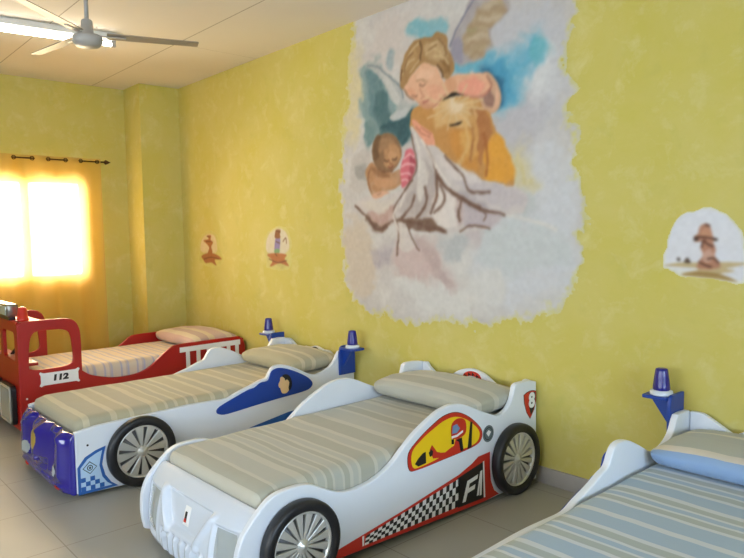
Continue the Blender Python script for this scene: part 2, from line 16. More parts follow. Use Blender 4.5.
SM3=[["p",[232,232,240],0.006,0,0,[[-1.018,1.4],[-1.016,1.501],[-0.994,1.596],[-0.938,1.667],[-0.863,1.695],[-0.805,1.695],[-0.728,1.665],[-0.667,1.595],[-0.638,1.502],[-0.623,1.405],[-0.64,1.341],[-0.723,1.333],[-0.849,1.369],[-0.971,1.386]]],["p",[206,184,140],0.008,0,0,[[-1.029,1.403],[-0.95,1.42],[-0.859,1.422],[-0.734,1.427],[-0.623,1.423],[-0.677,1.404],[-0.714,1.395],[-0.677,1.382],[-0.751,1.362],[-0.658,1.33],[-0.732,1.332],[-0.939,1.355],[-0.849,1.389],[-0.971,1.398]]],["p",[170,138,84],0.006,0,0,[[-0.939,1.357],[-0.849,1.375],[-0.751,1.367],[-0.667,1.333],[-0.751,1.344],[-0.858,1.352]]],["p",[190,136,110],0.004,0,0,[[-0.859,1.394],[-0.849,1.43],[-0.83,1.461],[-0.843,1.502],[-0.833,1.53],[-0.871,1.53],[-0.875,1.557],[-0.857,1.571],[-0.847,1.608],[-0.823,1.623],[-0.801,1.615],[-0.788,1.577],[-0.781,1.552],[-0.766,1.547],[-0.768,1.534],[-0.781,1.53],[-0.769,1.492],[-0.772,1.457],[-0.752,1.427],[-0.747,1.4],[-0.8,1.388]]],["p",[214,170,150],0.006,0,0,[[-0.832,1.461],[-0.801,1.492],[-0.777,1.462],[-0.791,1.431],[-0.82,1.425]]],["p",[206,150,120],0.005,0,0,[[-0.847,1.568],[-0.823,1.603],[-0.795,1.587],[-0.791,1.557],[-0.822,1.552]]],["l",[96,62,50],0.006,-1,0.006,[[-0.871,1.553],[-0.832,1.554],[-0.783,1.547]]],["l",[96,62,50],0.006,-1,0.006,[[-0.826,1.537],[-0.807,1.517],[-0.782,1.507]]],["l",[96,62,50],0.006,-1,0.006,[[-0.805,1.441],[-0.777,1.446],[-0.754,1.424]]],["l",[96,62,50],0.006,-1,0.006,[[-0.818,1.617],[-0.801,1.611]]],["l",[96,62,50],0.006,-1,0.006,[[-0.849,1.425],[-0.82,1.41],[-0.79,1.401]]],["l",[96,62,50],0.006,-1,0.006,[[-0.833,1.53],[-0.836,1.502]]],["l",[70,56,50],0.006,-1,0.01,[[-0.871,1.542],[-0.861,1.542]]],["l",[70,56,50],0.006,-1,0.01,[[-0.775,1.542],[-0.766,1.54]]],["l",[70,56,50],0.006,-1,0.01,[[-0.956,1.439],[-0.953,1.436]]],["l",[70,56,50],0.006,-1,0.01,[[-0.91,1.439],[-0.906,1.433]]],["l",[70,56,50],0.006,-1,0.01,[[-0.918,1.427],[-0.899,1.425]]]]
SM3E=[[-1.037,1.395],[-1.025,1.501],[-1.005,1.601],[-0.944,1.678],[-0.863,1.705],[-0.805,1.705],[-0.719,1.675],[-0.653,1.6],[-0.625,1.502],[-0.616,1.415],[-0.617,1.327],[-0.732,1.324],[-0.858,1.343],[-0.955,1.349],[-1.002,1.385]]
import bpy, bmesh, math, random
import numpy as np
from mathutils import Vector, Matrix, noise
random.seed(4)
R = math.radians
scene = bpy.context.scene
COL = scene.collection

# ------------------------------------------------------------------ colour / materials
def lin(c):
    o = []
    for v in c[:3]:
        v /= 255.0
        o.append(v/12.92 if v <= .04045 else ((v+.055)/1.055)**2.4)
    return (*o, 1.0)

def newmat(name):
    m = bpy.data.materials.new(name); m.use_nodes = True
    nt = m.node_tree; b = nt.nodes['Principled BSDF']
    return m, nt, b

def pm(name, c, rough=.5, metal=0.0, var=.06, scale=9, bump=0.0, bscale=60, coat=0.0, spec=.5):
    """procedural paint / plastic / metal: base colour broken up by soft noise, optional bump"""
    m, nt, b = newmat(name)
    N, L = nt.nodes, nt.links
    tc = N.new('ShaderNodeTexCoord')
    nz = N.new('ShaderNodeTexNoise'); nz.inputs['Scale'].default_value = scale; nz.inputs['Detail'].default_value = 4
    L.new(tc.outputs['Object'], nz.inputs['Vector'])
    mx = N.new('ShaderNodeMix'); mx.data_type = 'RGBA'
    a = lin(c)
    mx.inputs['A'].default_value = (*[v*(1-var) for v in a[:3]], 1)
    mx.inputs['B'].default_value = (*[min(1, v*(1+var)) for v in a[:3]], 1)
    L.new(nz.outputs['Fac'], mx.inputs['Factor'])
    L.new(mx.outputs['Result'], b.inputs['Base Color'])
    b.inputs['Roughness'].default_value = rough
    b.inputs['Metallic'].default_value = metal
    b.inputs['Coat Weight'].default_value = coat
    b.inputs['Specular IOR Level'].default_value = spec
    if bump:
        n2 = N.new('ShaderNodeTexNoise'); n2.inputs['Scale'].default_value = bscale
        L.new(tc.outputs['Object'], n2.inputs['Vector'])
        bp = N.new('ShaderNodeBump'); bp.inputs['Strength'].default_value = bump; bp.inputs['Distance'].default_value = .01
        L.new(n2.outputs['Fac'], bp.inputs['Height']); L.new(bp.outputs['Normal'], b.inputs['Normal'])
    return m

M = {}
M['white'] = pm('white lacquered board', (220, 225, 235), .38, var=.02)
M['white_plastic'] = pm('moulded white plastic', (208, 216, 230), .22, var=.02, coat=.3)
M['red'] = pm('red lacquered board', (164, 14, 8), .4, var=.06)
M['red_plastic'] = pm('red beacon plastic', (205, 40, 30), .3, var=.05, coat=.4)
M['blue'] = pm('blue lacquered board', (22, 62, 150), .4, var=.05)
M['blue_plastic'] = pm('glossy dark blue plastic', (36, 28, 140), .14, var=.10, coat=.8)
M['navy'] = pm('navy beacon plastic', (26, 22, 128), .3, var=.08, coat=.3)
M['black'] = pm('black print', (22, 20, 22), .5, var=.05)
M['rubber'] = pm('black tyre rubber', (28, 28, 32), .42, var=.1, bump=.1)
M['chrome'] = pm('silver wheel cover', (214, 214, 212), .28, metal=.55, var=.05)
M['dark_metal'] = pm('dark gap behind spokes', (112, 110, 108), .5, metal=.3, var=.1)
M['st_red'] = pm('red sticker', (196, 44, 28), .45, var=.03)
M['st_yellow'] = pm('yellow sticker', (236, 196, 20), .45, var=.05)
M['st_white'] = pm('white sticker', (232, 232, 234), .45, var=.02)
M['st_lblue'] = pm('pale blue sticker', (180, 208, 236), .45, var=.03)
M['st_blue'] = pm('mid blue sticker', (36, 92, 168), .45, var=.04)
M['st_grey'] = pm('grey sticker', (92, 104, 110), .45, var=.05)
M['st_skin'] = pm('skin coloured print', (226, 190, 140), .5, var=.03)
M['st_visor'] = pm('visor print', (110, 140, 175), .4, var=.1)
M['gold'] = pm('gold foil patch', (186, 160, 72), .3, metal=.3, var=.1)
M['lens'] = pm('clear grey headlight lens', (168, 176, 180), .08, var=.05, coat=1.0)
M['bar_metal'] = pm('dark chrome bar', (130, 122, 112), .25, metal=.7, var=.08)
M['mirror'] = pm('silver headlight glass', (196, 200, 194), .15, metal=.45, var=.06)
M['wood'] = pm('board underside', (205, 196, 180), .6, var=.05)
M['dark_iron'] = pm('dark bronze rod', (70, 42, 24), .45, metal=.5, var=.1)
M['fan'] = pm('fan grey enamel', (168, 164, 160), .4, var=.03)
M['fan_blade'] = pm('fan blade metal', (150, 142, 130), .42, metal=.2, var=.04)
M['frame'] = pm('window frame cream', (236, 222, 190), .5, var=.03)
M['skirting'] = pm('grey skirting tile', (168, 162, 158), .4, var=.06, scale=20)
M['lamp_body'] = pm('white lamp batten', (226, 224, 218), .5, var=.02)
M['black_plastic'] = pm('black plastic', (30, 28, 30), .4, var=.08)

def emat(name, c, s):
    m = bpy.data.materials.new(name); m.use_nodes = True
    nt = m.node_tree; nt.nodes.clear()
    o = nt.nodes.new('ShaderNodeOutputMaterial'); e = nt.nodes.new('ShaderNodeEmission')
    e.inputs['Color'].default_value = lin(c); e.inputs['Strength'].default_value = s
    nt.links.new(e.outputs[0], o.inputs['Surface']); return m
M['tube'] = emat('fluorescent tube glow', (255, 246, 232), TUBE)

def wall_mat():
    m, nt, b = newmat('sponged yellow green wall paint'); N, L = nt.nodes, nt.links
    tc = N.new('ShaderNodeTexCoord')
    def nz(s, d, r=.55, dist=0):
        n = N.new('ShaderNodeTexNoise'); n.inputs['Scale'].default_value = s; n.inputs['Detail'].default_value = d
        n.inputs['Roughness'].default_value = r; n.inputs['Distortion'].default_value = dist
        L.new(tc.outputs['Object'], n.inputs['Vector']); return n
    def ramp(n, a, c):
        r = N.new('ShaderNodeMapRange'); r.inputs['From Min'].default_value = a; r.inputs['From Max'].default_value = c
        L.new(n.outputs['Fac'], r.inputs['Value']); return r
    def mix(fac, A, Bc):
        x = N.new('ShaderNodeMix'); x.data_type = 'RGBA'
        L.new(fac.outputs['Result'], x.inputs['Factor'])
        if isinstance(A, tuple): x.inputs['A'].default_value = A
        else: L.new(A.outputs['Result'], x.inputs['A'])
        x.inputs['B'].default_value = Bc; return x
    a = mix(ramp(nz(2.2, 5, .6, .4), .32, .68), lin(WALL1), lin(WALL2))
    a = mix(ramp(nz(5.5, 7, .68, .35), .52, .85), a, lin(WALL3))
    a = mix(ramp(nz(3.4, 6, .62, .3), .58, .9), a, lin(WALL4))
    L.new(a.outputs['Result'], b.inputs['Base Color']); b.inputs['Roughness'].default_value = .75
    b.inputs['Specular IOR Level'].default_value = .25
    bp = N.new('ShaderNodeBump'); bp.inputs['Strength'].default_value = .12; bp.inputs['Distance'].default_value = .01
    L.new(nz(30, 5).outputs['Fac'], bp.inputs['Height']); L.new(bp.outputs['Normal'], b.inputs['Normal'])
    return m

def line_mat(name, base, base2, linec, px, py, ox, oy, wx, wy, rough, spec=.5):
    """plain slab with joint lines at x = ox + k px and y = oy + k py (object space)"""
    m, nt, b = newmat(name); N, L = nt.nodes, nt.links
    tc = N.new('ShaderNodeTexCoord'); sp = N.new('ShaderNodeSeparateXYZ'); L.new(tc.outputs['Object'], sp.inputs[0])
    def mth(op, a, v):
        n = N.new('ShaderNodeMath'); n.operation = op
        for i, q in enumerate((a, v)):
            if isinstance(q, (int, float)): n.inputs[i].default_value = q
            else: L.new(q, n.inputs[i])
        return n.outputs[0]
    def seam(src, p, o, w):
        t = mth('ADD', src, -o + p/2 + 100*p); t = mth('MODULO', t, p); t = mth('SUBTRACT', t, p/2); t = mth('ABSOLUTE', t, 0)
        return mth('LESS_THAN', t, w/2)
    s = mth('MAXIMUM', seam(sp.outputs[0], px, ox, wx), seam(sp.outputs[1], py, oy, wy))
    n = N.new('ShaderNodeTexNoise'); n.inputs['Scale'].default_value = 2.5; n.inputs['Detail'].default_value = 5
    L.new(tc.outputs['Object'], n.inputs['Vector'])
    x = N.new('ShaderNodeMix'); x.data_type = 'RGBA'; L.new(n.outputs['Fac'], x.inputs['Factor'])
    x.inputs['A'].default_value = lin(base); x.inputs['B'].default_value = lin(base2)
    y = N.new('ShaderNodeMix'); y.data_type = 'RGBA'; L.new(s, y.inputs['Factor']); L.new(x.outputs['Result'], y.inputs['A'])
    y.inputs['B'].default_value = lin(linec)
    L.new(y.outputs['Result'], b.inputs['Base Color']); b.inputs['Roughness'].default_value = rough
    b.inputs['Specular IOR Level'].default_value = spec
    return m

def fabric(name, stripes, period):
    """striped cotton: constant colour bands across the bed (object Y), fine weave bump"""
    m, nt, b = newmat(name); N, L = nt.nodes, nt.links
    tc = N.new('ShaderNodeTexCoord'); sp = N.new('ShaderNodeSeparateXYZ'); L.new(tc.outputs['Object'], sp.inputs[0])
    n = N.new('ShaderNodeTexNoise'); n.inputs['Scale'].default_value = 3; L.new(tc.outputs['Object'], n.inputs['Vector'])
    ad = N.new('ShaderNodeMath'); ad.operation = 'MULTIPLY_ADD'; L.new(n.outputs['Fac'], ad.inputs[0]); ad.inputs[1].default_value = .03
    L.new(sp.outputs[1], ad.inputs[2])
    dv = N.new('ShaderNodeMath'); dv.operation = 'DIVIDE'; L.new(ad.outputs[0], dv.inputs[0]); dv.inputs[1].default_value = period
    fr = N.new('ShaderNodeMath'); fr.operation = 'FRACT'; L.new(dv.outputs[0], fr.inputs[0])
    cr = N.new('ShaderNodeValToRGB'); cr.color_ramp.interpolation = 'CONSTANT'
    tot = sum(w for w, _ in stripes); e = cr.color_ramp.elements
    stops = []; t = 0
    for w, c in stops_expand(stripes, tot): stops.append((w, c))
    while len(e) < len(stops): e.new(.5)
    for el, (p, c) in zip(e, stops): el.position = p; 
    for el, (p, c) in zip(sorted(e, key=lambda q: q.position), sorted(stops, key=lambda q: q[0])): el.position = p; el.color = lin(c)
    L.new(fr.outputs[0], cr.inputs[0]); L.new(cr.outputs[0], b.inputs['Base Color'])
    b.inputs['Roughness'].default_value = .85; b.inputs['Specular IOR Level'].default_value = .15
    b.inputs['Sheen Weight'].default_value = .2
    n2 = N.new('ShaderNodeTexNoise'); n2.inputs['Scale'].default_value = 6; n2.inputs['Detail'].default_value = 5
    L.new(tc.outputs['Object'], n2.inputs['Vector'])
    bp = N.new('ShaderNodeBump'); bp.inputs['Strength'].default_value = .25; bp.inputs['Distance'].default_value = .03
    L.new(n2.outputs['Fac'], bp.inputs['Height']); L.new(bp.outputs['Normal'], b.inputs['Normal'])
    return m
def stops_expand(stripes, tot):
    t = 0; o = []
    for w, c in stripes: o.append((t/tot, c)); t += w
    return o

def seq(dark, light, ws, alt=None):
    return [(w, (dark if k % 4 or not alt else alt) if k % 2 == 0 else light) for k, w in enumerate(ws)]
M['fab_grey'] = fabric('grey and cream striped cotton', seq((168, 166, 152), (190, 187, 174), [9, 2, 5, 1.2, 7, 3, 2.5, 1, 2.5, 1, 2.2, 1, 3, 1, 2.2, 1.4, 2.4, 1, 6, 1.6, 4, 2.2, 8, 3], (176, 176, 166)), 1.12)  # one fabric on all beds; the light on each is tinted into its stripes
M['fab_cream'] = fabric('cream striped cotton', seq((178, 170, 142), (196, 188, 162), [7, 2, 4, 1.4, 6, 2.2, 3, 1, 2.5, 1.2, 3, 1, 2.4, 1.4, 5, 1.8, 3.4, 2], (172, 166, 144)), .98)  # warm light from curtain and yellow walls put into the stripe colours
M['fab_blue'] = fabric('pale blue and white striped cotton', seq((158, 166, 164), (190, 196, 200), [5, 1.2, 2.2, .8, 2.0, .8, 2.2, 1.6, 4.6, 1.2, 2.2, .8, 1.8, .8, 2.4, 1.4, 5, 1.8], (150, 170, 190)), .74)  # cool daylight put into the stripe colours of the same fabric
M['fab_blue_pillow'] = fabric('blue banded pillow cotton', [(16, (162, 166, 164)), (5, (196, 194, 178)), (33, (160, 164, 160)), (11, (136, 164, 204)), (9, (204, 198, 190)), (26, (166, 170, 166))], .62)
M['fab_pink'] = fabric('cream and lavender striped cotton', [(3, (206, 190, 172)), (1.2, (172, 168, 186)), (2.4, (208, 192, 176)), (1, (190, 176, 170)), (1.2, (174, 170, 188)), (2.2, (204, 188, 168))], .15)  # warm light put into the cream, finer lavender bands
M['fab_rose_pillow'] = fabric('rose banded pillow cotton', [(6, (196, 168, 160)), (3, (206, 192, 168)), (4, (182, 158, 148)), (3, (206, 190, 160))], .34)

def curtain_mat():
    m = bpy.data.materials.new('sheer orange voile'); m.use_nodes = True
    nt = m.node_tree; nt.nodes.clear(); N, L = nt.nodes, nt.links
    o = N.new('ShaderNodeOutputMaterial'); t = N.new('ShaderNodeBsdfTransparent'); t.inputs[0].default_value = (1, .95, .83, 1)
    tr = N.new('ShaderNodeBsdfTranslucent'); d = N.new('ShaderNodeBsdfDiffuse')
    tc = N.new('ShaderNodeTexCoord'); n = N.new('ShaderNodeTexNoise'); n.inputs['Scale'].default_value = 5
    L.new(tc.outputs['Object'], n.inputs['Vector'])
    x = N.new('ShaderNodeMix'); x.data_type = 'RGBA'; L.new(n.outputs['Fac'], x.inputs['Factor'])
    x.inputs['A'].default_value = lin((246, 204, 92)); x.inputs['B'].default_value = lin((252, 216, 118))
    tr.inputs[0].default_value = lin((252, 212, 152)); L.new(x.outputs['Result'], d.inputs[0])
    m1 = N.new('ShaderNodeMixShader'); m1.inputs[0].default_value = .5; L.new(tr.outputs[0], m1.inputs[1]); L.new(d.outputs[0], m1.inputs[2])
    m2 = N.new('ShaderNodeMixShader'); m2.inputs[0].default_value = .55; L.new(t.outputs[0], m2.inputs[1]); L.new(m1.outputs[0], m2.inputs[2])
    L.new(m2.outputs[0], o.inputs['Surface']); return m
M['curtain'] = curtain_mat()
def glass_mat():
    m = bpy.data.materials.new('window glass'); m.use_nodes = True
    nt = m.node_tree; nt.nodes.clear(); N, L = nt.nodes, nt.links
    o = N.new('ShaderNodeOutputMaterial'); t = N.new('ShaderNodeBsdfTransparent'); g = N.new('ShaderNodeBsdfGlossy'); g.inputs['Roughness'].default_value = .02
    f = N.new('ShaderNodeFresnel'); f.inputs[0].default_value = 1.45
    x = N.new('ShaderNodeMixShader'); L.new(f.outputs[0], x.inputs[0]); L.new(t.outputs[0], x.inputs[1]); L.new(g.outputs[0], x.inputs[2])
    L.new(x.outputs[0], o.inputs['Surface']); return m
M['glass'] = glass_mat()
def paint_mat():
    m, nt, b = newmat('mural paint'); N, L = nt.nodes, nt.links
    a = N.new('ShaderNodeVertexColor'); a.layer_name = 'paint'
    tc = N.new('ShaderNodeTexCoord'); n = N.new('ShaderNodeTexNoise'); n.inputs['Scale'].default_value = 14; n.inputs['Detail'].default_value = 6
    L.new(tc.outputs['Object'], n.inputs['Vector'])
    mr = N.new('ShaderNodeMapRange'); mr.inputs['To Min'].default_value = .93; mr.inputs['To Max'].default_value = 1.07; L.new(n.outputs['Fac'], mr.inputs['Value'])
    x = N.new('ShaderNodeMix'); x.data_type = 'RGBA'; x.blend_type = 'MULTIPLY'; x.inputs['Factor'].default_value = 1
    L.new(a.outputs['Color'], x.inputs['A']); L.new(mr.outputs['Result'], x.inputs['B'])
    L.new(x.outputs['Result'], b.inputs['Base Color']); b.inputs['Roughness'].default_value = .7; b.inputs['Specular IOR Level'].default_value = .25
    return m
M['paint'] = paint_mat()

# ------------------------------------------------------------------ objects
def tag(o, label, cat, group=None):
    o['label'] = label; o['category'] = cat
    if group: o['group'] = group
    return o
def thing(name, label, cat, loc=(0, 0, 0), group=None):
    o = bpy.data.objects.new(name, None); o.empty_display_size = .1; COL.objects.link(o); o.location = loc
    return tag(o, label, cat, group)
def struct(o): o['kind'] = 'structure'; return o

class B:
    """collects geometry in one bmesh with material slots; builds ONE mesh object"""
    def __init__(s): s.bm = bmesh.new(); s.mats = []
    def mi(s, m):
        m = M[m] if isinstance(m, str) else m
        if m not in s.mats: s.mats.append(m)
        return s.mats.index(m)
    def _new(s, fs, m, smooth=False):
        i = s.mi(m)
        for f in fs: f.material_index = i; f.smooth = smooth
    def box(s, x0, x1, y0, y1, z0, z1, m, bev=0.0, mat=None):
        t = bmesh.new(); bmesh.ops.create_cube(t, size=1)
        for v in t.verts:
            v.co = ((x0+x1)/2+v.co.x*(x1-x0), (y0+y1)/2+v.co.y*(y1-y0), (z0+z1)/2+v.co.z*(z1-z0))
        if bev: bmesh.ops.bevel(t, geom=t.edges[:], offset=bev, segments=3, affect='EDGES', profile=.5)
        if mat is not None: t.transform(mat)
        return s.merge(t, m, bool(bev))
    def merge(s, t, m, smooth=False):
        me = bpy.data.meshes.new('tmp'); t.to_mesh(me); t.free()
        n0 = len(s.bm.faces); s.bm.from_mesh(me); bpy.data.meshes.remove(me)
        s.bm.faces.ensure_lookup_table(); s._new(s.bm.faces[n0:], m, smooth); return s
    def prism(s, loops, frame, depth, m, bev=0.0, segs=2):
        """loops: outline (+ holes) of 2-D points; frame(u,v,w) -> xyz; w from 0 to depth"""
        t = bmesh.new(); ed = []
        for lp in loops:
            vs = [t.verts.new((u, v, 0)) for u, v in lp]
            for i in range(len(vs)): ed.append(t.edges.new((vs[i], vs[(i+1) % len(vs)])))
        bmesh.ops.triangle_fill(t, use_beauty=True, use_dissolve=False, edges=ed, normal=(0, 0, 1))
        r = bmesh.ops.extrude_face_region(t, geom=t.faces[:])
        for g in r['geom']:
            if isinstance(g, bmesh.types.BMVert): g.co.z += 1.0
        bmesh.ops.recalc_face_normals(t, faces=t.faces[:])
        for v in t.verts: v.co.z *= depth
        if bev:
            es = [e for e in t.edges if len(e.link_faces) == 2 and e.calc_face_angle(0) > R(70) and abs(e.verts[0].co.z-e.verts[1].co.z) < 1e-6]
            bmesh.ops.bevel(t, geom=es, offset=bev, segments=segs, affect='EDGES', profile=.5)
        for v in t.verts: v.co = frame(*v.co)
        bmesh.ops.recalc_face_normals(t, faces=t.faces[:])
        return s.merge(t, m, False)
    def tube(s, a, b, r0, r1, m, n=16, cap=True):
        a, b = Vector(a), Vector(b); d = (b-a); q = d.to_track_quat('Z', 'Y').to_matrix().to_4x4()
        t = bmesh.new(); bmesh.ops.create_cone(t, cap_ends=cap, segments=n, radius1=r0, radius2=r1, depth=d.length)
        t.transform(Matrix.Translation((a+b)/2) @ q); 
        n0 = len(s.bm.faces); s.merge(t, m, True); s.bm.faces.ensure_lookup_table()
        for f in s.bm.faces[n0:]:
            if len(f.verts) > 4: f.smooth = False
        return s
    def lathe(s, prof, axis_frame, m, n=40):
        """prof: (r, h) list; axis_frame(x, y, h) -> xyz"""
        t = bmesh.new(); rings = []
        for r, h in prof:
            rings.append([t.verts.new(axis_frame(r*math.cos(2*math.pi*k/n), r*math.sin(2*math.pi*k/n), h)) for k in range(n)] if r > 1e-6 else [t.verts.new(axis_frame(0, 0, h))])
        for A, C in zip(rings, rings[1:]):
            for k in range(n):
                j = (k+1) % n
                if len(A) == 1 and len(C) == 1: continue
                if len(A) == 1: t.faces.new((A[0], C[k], C[j]))
                elif len(C) == 1: t.faces.new((A[k], A[j], C[0]))
                else: t.faces.new((A[k], A[j], C[j], C[k]))
        bmesh.ops.recalc_face_normals(t, faces=t.faces[:])
        return s.merge(t, m, True)
    def grid(s, P, m, closed_back=None, matfn=None):
        """P[i][j] points -> quads"""
        t = bmesh.new(); V = [[t.verts.new(p) for p in row] for row in P]
        for i in range(len(V)-1):
            for j in range(len(V[0])-1): t.faces.new((V[i][j], V[i+1][j], V[i+1][j+1], V[i][j+1]))
        return s.merge(t, m, True)
    def text(s, txt, size, frame, depth, m, shear=0, bold=.0):
        c = bpy.data.curves.new('t', 'FONT'); c.body = txt; c.size = size; c.shear = shear; c.align_x = 'CENTER'; c.align_y = 'CENTER'
        c.extrude = depth/2; c.offset = bold; c.resolution_u = 4
        o = bpy.data.objects.new('t', c); COL.objects.link(o)
        me = o.to_mesh(); t = bmesh.new(); t.from_mesh(me); o.to_mesh_clear()
        bpy.data.objects.remove(o); bpy.data.curves.remove(c)
        for v in t.verts: v.co = frame(v.co.x, v.co.y, v.co.z+depth/2)
        bmesh.ops.recalc_face_normals(t, faces=t.faces[:])
        return s.merge(t, m, False)
    def build(s, name, parent=None, loc=None):
        me = bpy.data.meshes.new(name); s.bm.to_mesh(me); s.bm.free()
        for m in s.mats: me.materials.append(m)
        o = bpy.data.objects.new(name, me); COL.objects.link(o)
        if parent: o.parent = parent
        if loc is not None: o.location = loc
        return o

def smooth_pts(pts, n=5, closed=False):
    P = [np.array(p, float) for p in pts]; o = []; N = len(P)
    rng = range(N) if closed else range(N-1)
    for i in rng:
        g = (lambda k: P[k % N]) if closed else (lambda k: P[min(max(k, 0), N-1)])
        a, b, c, d = g(i-1), g(i), g(i+1), g(i+2)
        for k in range(n):
            t = k/n
            o.append(tuple(.5*((2*b)+(-a+c)*t+(2*a-5*b+4*c-d)*t*t+(-a+3*b-3*c+d)*t**3)))
    if not closed: o.append(tuple(P[-1]))
    return o
def rrect(u0, u1, v0, v1, r, n=5):
    o = []
    for cx, cy, a in ((u1-r, v1-r, 0), (u0+r, v1-r, 90), (u0+r, v0+r, 180), (u1-r, v0+r, 270)):
        for k in range(n+1):
            t = R(a+90*k/n); o.append((cx+r*math.cos(t), cy+r*math.sin(t)))
    return o
def circ(u, v, r, n=20): return [(u+r*math.cos(2*math.pi*k/n), v+r*math.sin(2*math.pi*k/n)) for k in range(n)]
def inset(pts, d):
    c = np.mean(np.array(pts), 0); o = []
    for p in pts:
        q = np.array(p)-c; l = np.linalg.norm(q); o.append(tuple(c+q*max(0, (l-d))/l))
    return o

# ------------------------------------------------------------------ room shell
XW, XP, DP, HC, XR, YF = -7.10, -6.67, .465, 3.30, 3.2, -6.6
M['wall'] = wall_mat()
M['floor'] = line_mat('beige floor tile', (158, 155, 147), (168, 165, 157), (134, 129, 119), .6, .6, -3.62, -2.52, .006, .006, .42, .3)
M['ceiling'] = line_mat('painted ceiling panels', CEIL1, CEIL2, SEAM, 2.1, 1.02, -5.0, -.82, .004, .010, .8, .2)

b = B(); b.box(XW-.2, XR+.2, YF-.2, .2, -.1, 0, 'floor'); struct(b.build('floor'))
b = B(); b.box(XW-.2, XR+.2, YF-.2, .2, HC, HC+.1, 'ceiling'); struct(b.build('ceiling'))
b = B(); b.box(XW-.2, XR+.2, 0, .2, 0, HC, 'wall'); struct(b.build('wall_back'))
b = B(); b.box(XW, XP, -DP, 0, 0, HC, 'wall'); struct(b.build('wall_corner'))
def wall_with_hole(name, u0, u1, hole, box):
    b = B(); a, c, z0, z1 = hole
    box(b, u0, a, 0, HC); box(b, c, u1, 0, HC); box(b, a, c, 0, z0); box(b, a, c, z1, HC)
    return struct(b.build(name))
W1 = (-2.16, -.955, 1.17, 2.25)
wall_with_hole('wall_left', YF, 0, W1, lambda b, y0, y1, z0, z1: b.box(XW-.2, XW, y0, y1, z0, z1, 'wall'))
W2 = (-5.2, -1.6, 1.0, 2.5)
wall_with_hole('wall_right', YF, 0, W2, lambda b, y0, y1, z0, z1: b.box(XR, XR+.2, y0, y1, z0, z1, 'wall'))
W3 = (-4.6, 1.2, 1.0, 2.5)
wall_with_hole('wall_front', XW-.2, XR+.2, W3, lambda b, x0, x1, z0, z1: b.box(x0, x1, YF-.2, YF, z0, z1, 'wall'))
def window(name, plane, u0, u1, z0, z1, mull, axis):
    """frame with mullions and a glass pane, set in the wall at `plane`"""
    f = .045; b = B()
    def bx(ua, ub, za, zb, w0=-.03, w1=.03):
        if axis == 'x': b.box(plane+w0, plane+w1, ua, ub, za, zb, 'frame')
        else: b.box(ua, ub, plane+w0, plane+w1, za, zb, 'frame')
    bx(u0, u1, z0, z0+f); bx(u0, u1, z1-f, z1); bx(u0, u0+f, z0+f, z1-f); bx(u1-f, u1, z0+f, z1-f)
    for q in mull: bx(q-.045, q+.045, z0+f, z1-f)
    o = struct(b.build(name)); g = B()
    if axis == 'x': g.box(plane-.003, plane+.003, u0+f, u1-f, z0+f, z1-f, 'glass')
    else: g.box(u0+f, u1-f, plane-.003, plane+.003, z0+f, z1-f, 'glass')
    g.build('window_pane', o); return o
window('window_1', XW-.08, W1[0], W1[1], W1[2], W1[3], [-1.553], 'x')
window('window_2', XR+.1, W2[0], W2[1], W2[2], W2[3], [-4.0, -2.8], 'x')
window('window_3', YF-.1, W3[0], W3[1], W3[2], W3[3], [-3.15, -1.7, -.25], 'y')
b = B(); b.box(XP, XR, -.014, 0, 0, .105, 'skirting', .003); struct(b.build('baseboard_back'))
b = B(); b.box(XW, XW+.014, YF, -DP-.001, 0, .105, 'skirting', .003); struct(b.build('baseboard_left'))

# ------------------------------------------------------------------ wall paintings
def catclosed(p, n=6): return np.array(smooth_pts(p, n, True))
def inside(X, Z, P):
    r = np.zeros(X.shape, bool); n = len(P)
    for i in range(n):
        x1, z1 = P[i]; x2, z2 = P[(i+1) % n]
        if z1 == z2: continue
        c = ((z1 > Z) != (z2 > Z)) & (X < (x2-x1)*(Z-z1)/(z2-z1)+x1); r ^= c
    return r
def segdist(X, Z, P, closed):
    d = np.full(X.shape, 1e9); n = len(P)
    for i in range(n if closed else n-1):
        a = P[i]; c = P[(i+1) % n]; v = c-a; L2 = max(v@v, 1e-12)
        t = np.clip(((X-a[0])*v[0]+(Z-a[1])*v[1])/L2, 0, 1)
        d = np.minimum(d, (X-a[0]-t*v[0])**2+(Z-a[1]-t*v[1])**2)
    return np.sqrt(d)
def vnoise(X, Z, s, seed):
    rs = np.random.RandomState(seed); T = rs.rand(64, 64); x = X*s+100; z = Z*s+100
    xi, zi = np.floor(x).astype(int), np.floor(z).astype(int); fx, fz = x-xi, z-zi; fx = fx*fx*(3-2*fx); fz = fz*fz*(3-2*fz)
    g = lambda a, c: T[a % 64, c % 64]
    return (g(xi, zi)*(1-fx)+g(xi+1, zi)*fx)*(1-fz)+(g(xi, zi+1)*(1-fx)+g(xi+1, zi+1)*fx)*fz
def slin(c):
    c = np.asarray(c, float)/255; return np.where(c <= .04045, c/12.92, ((c+.055)/1.055)**2.4)
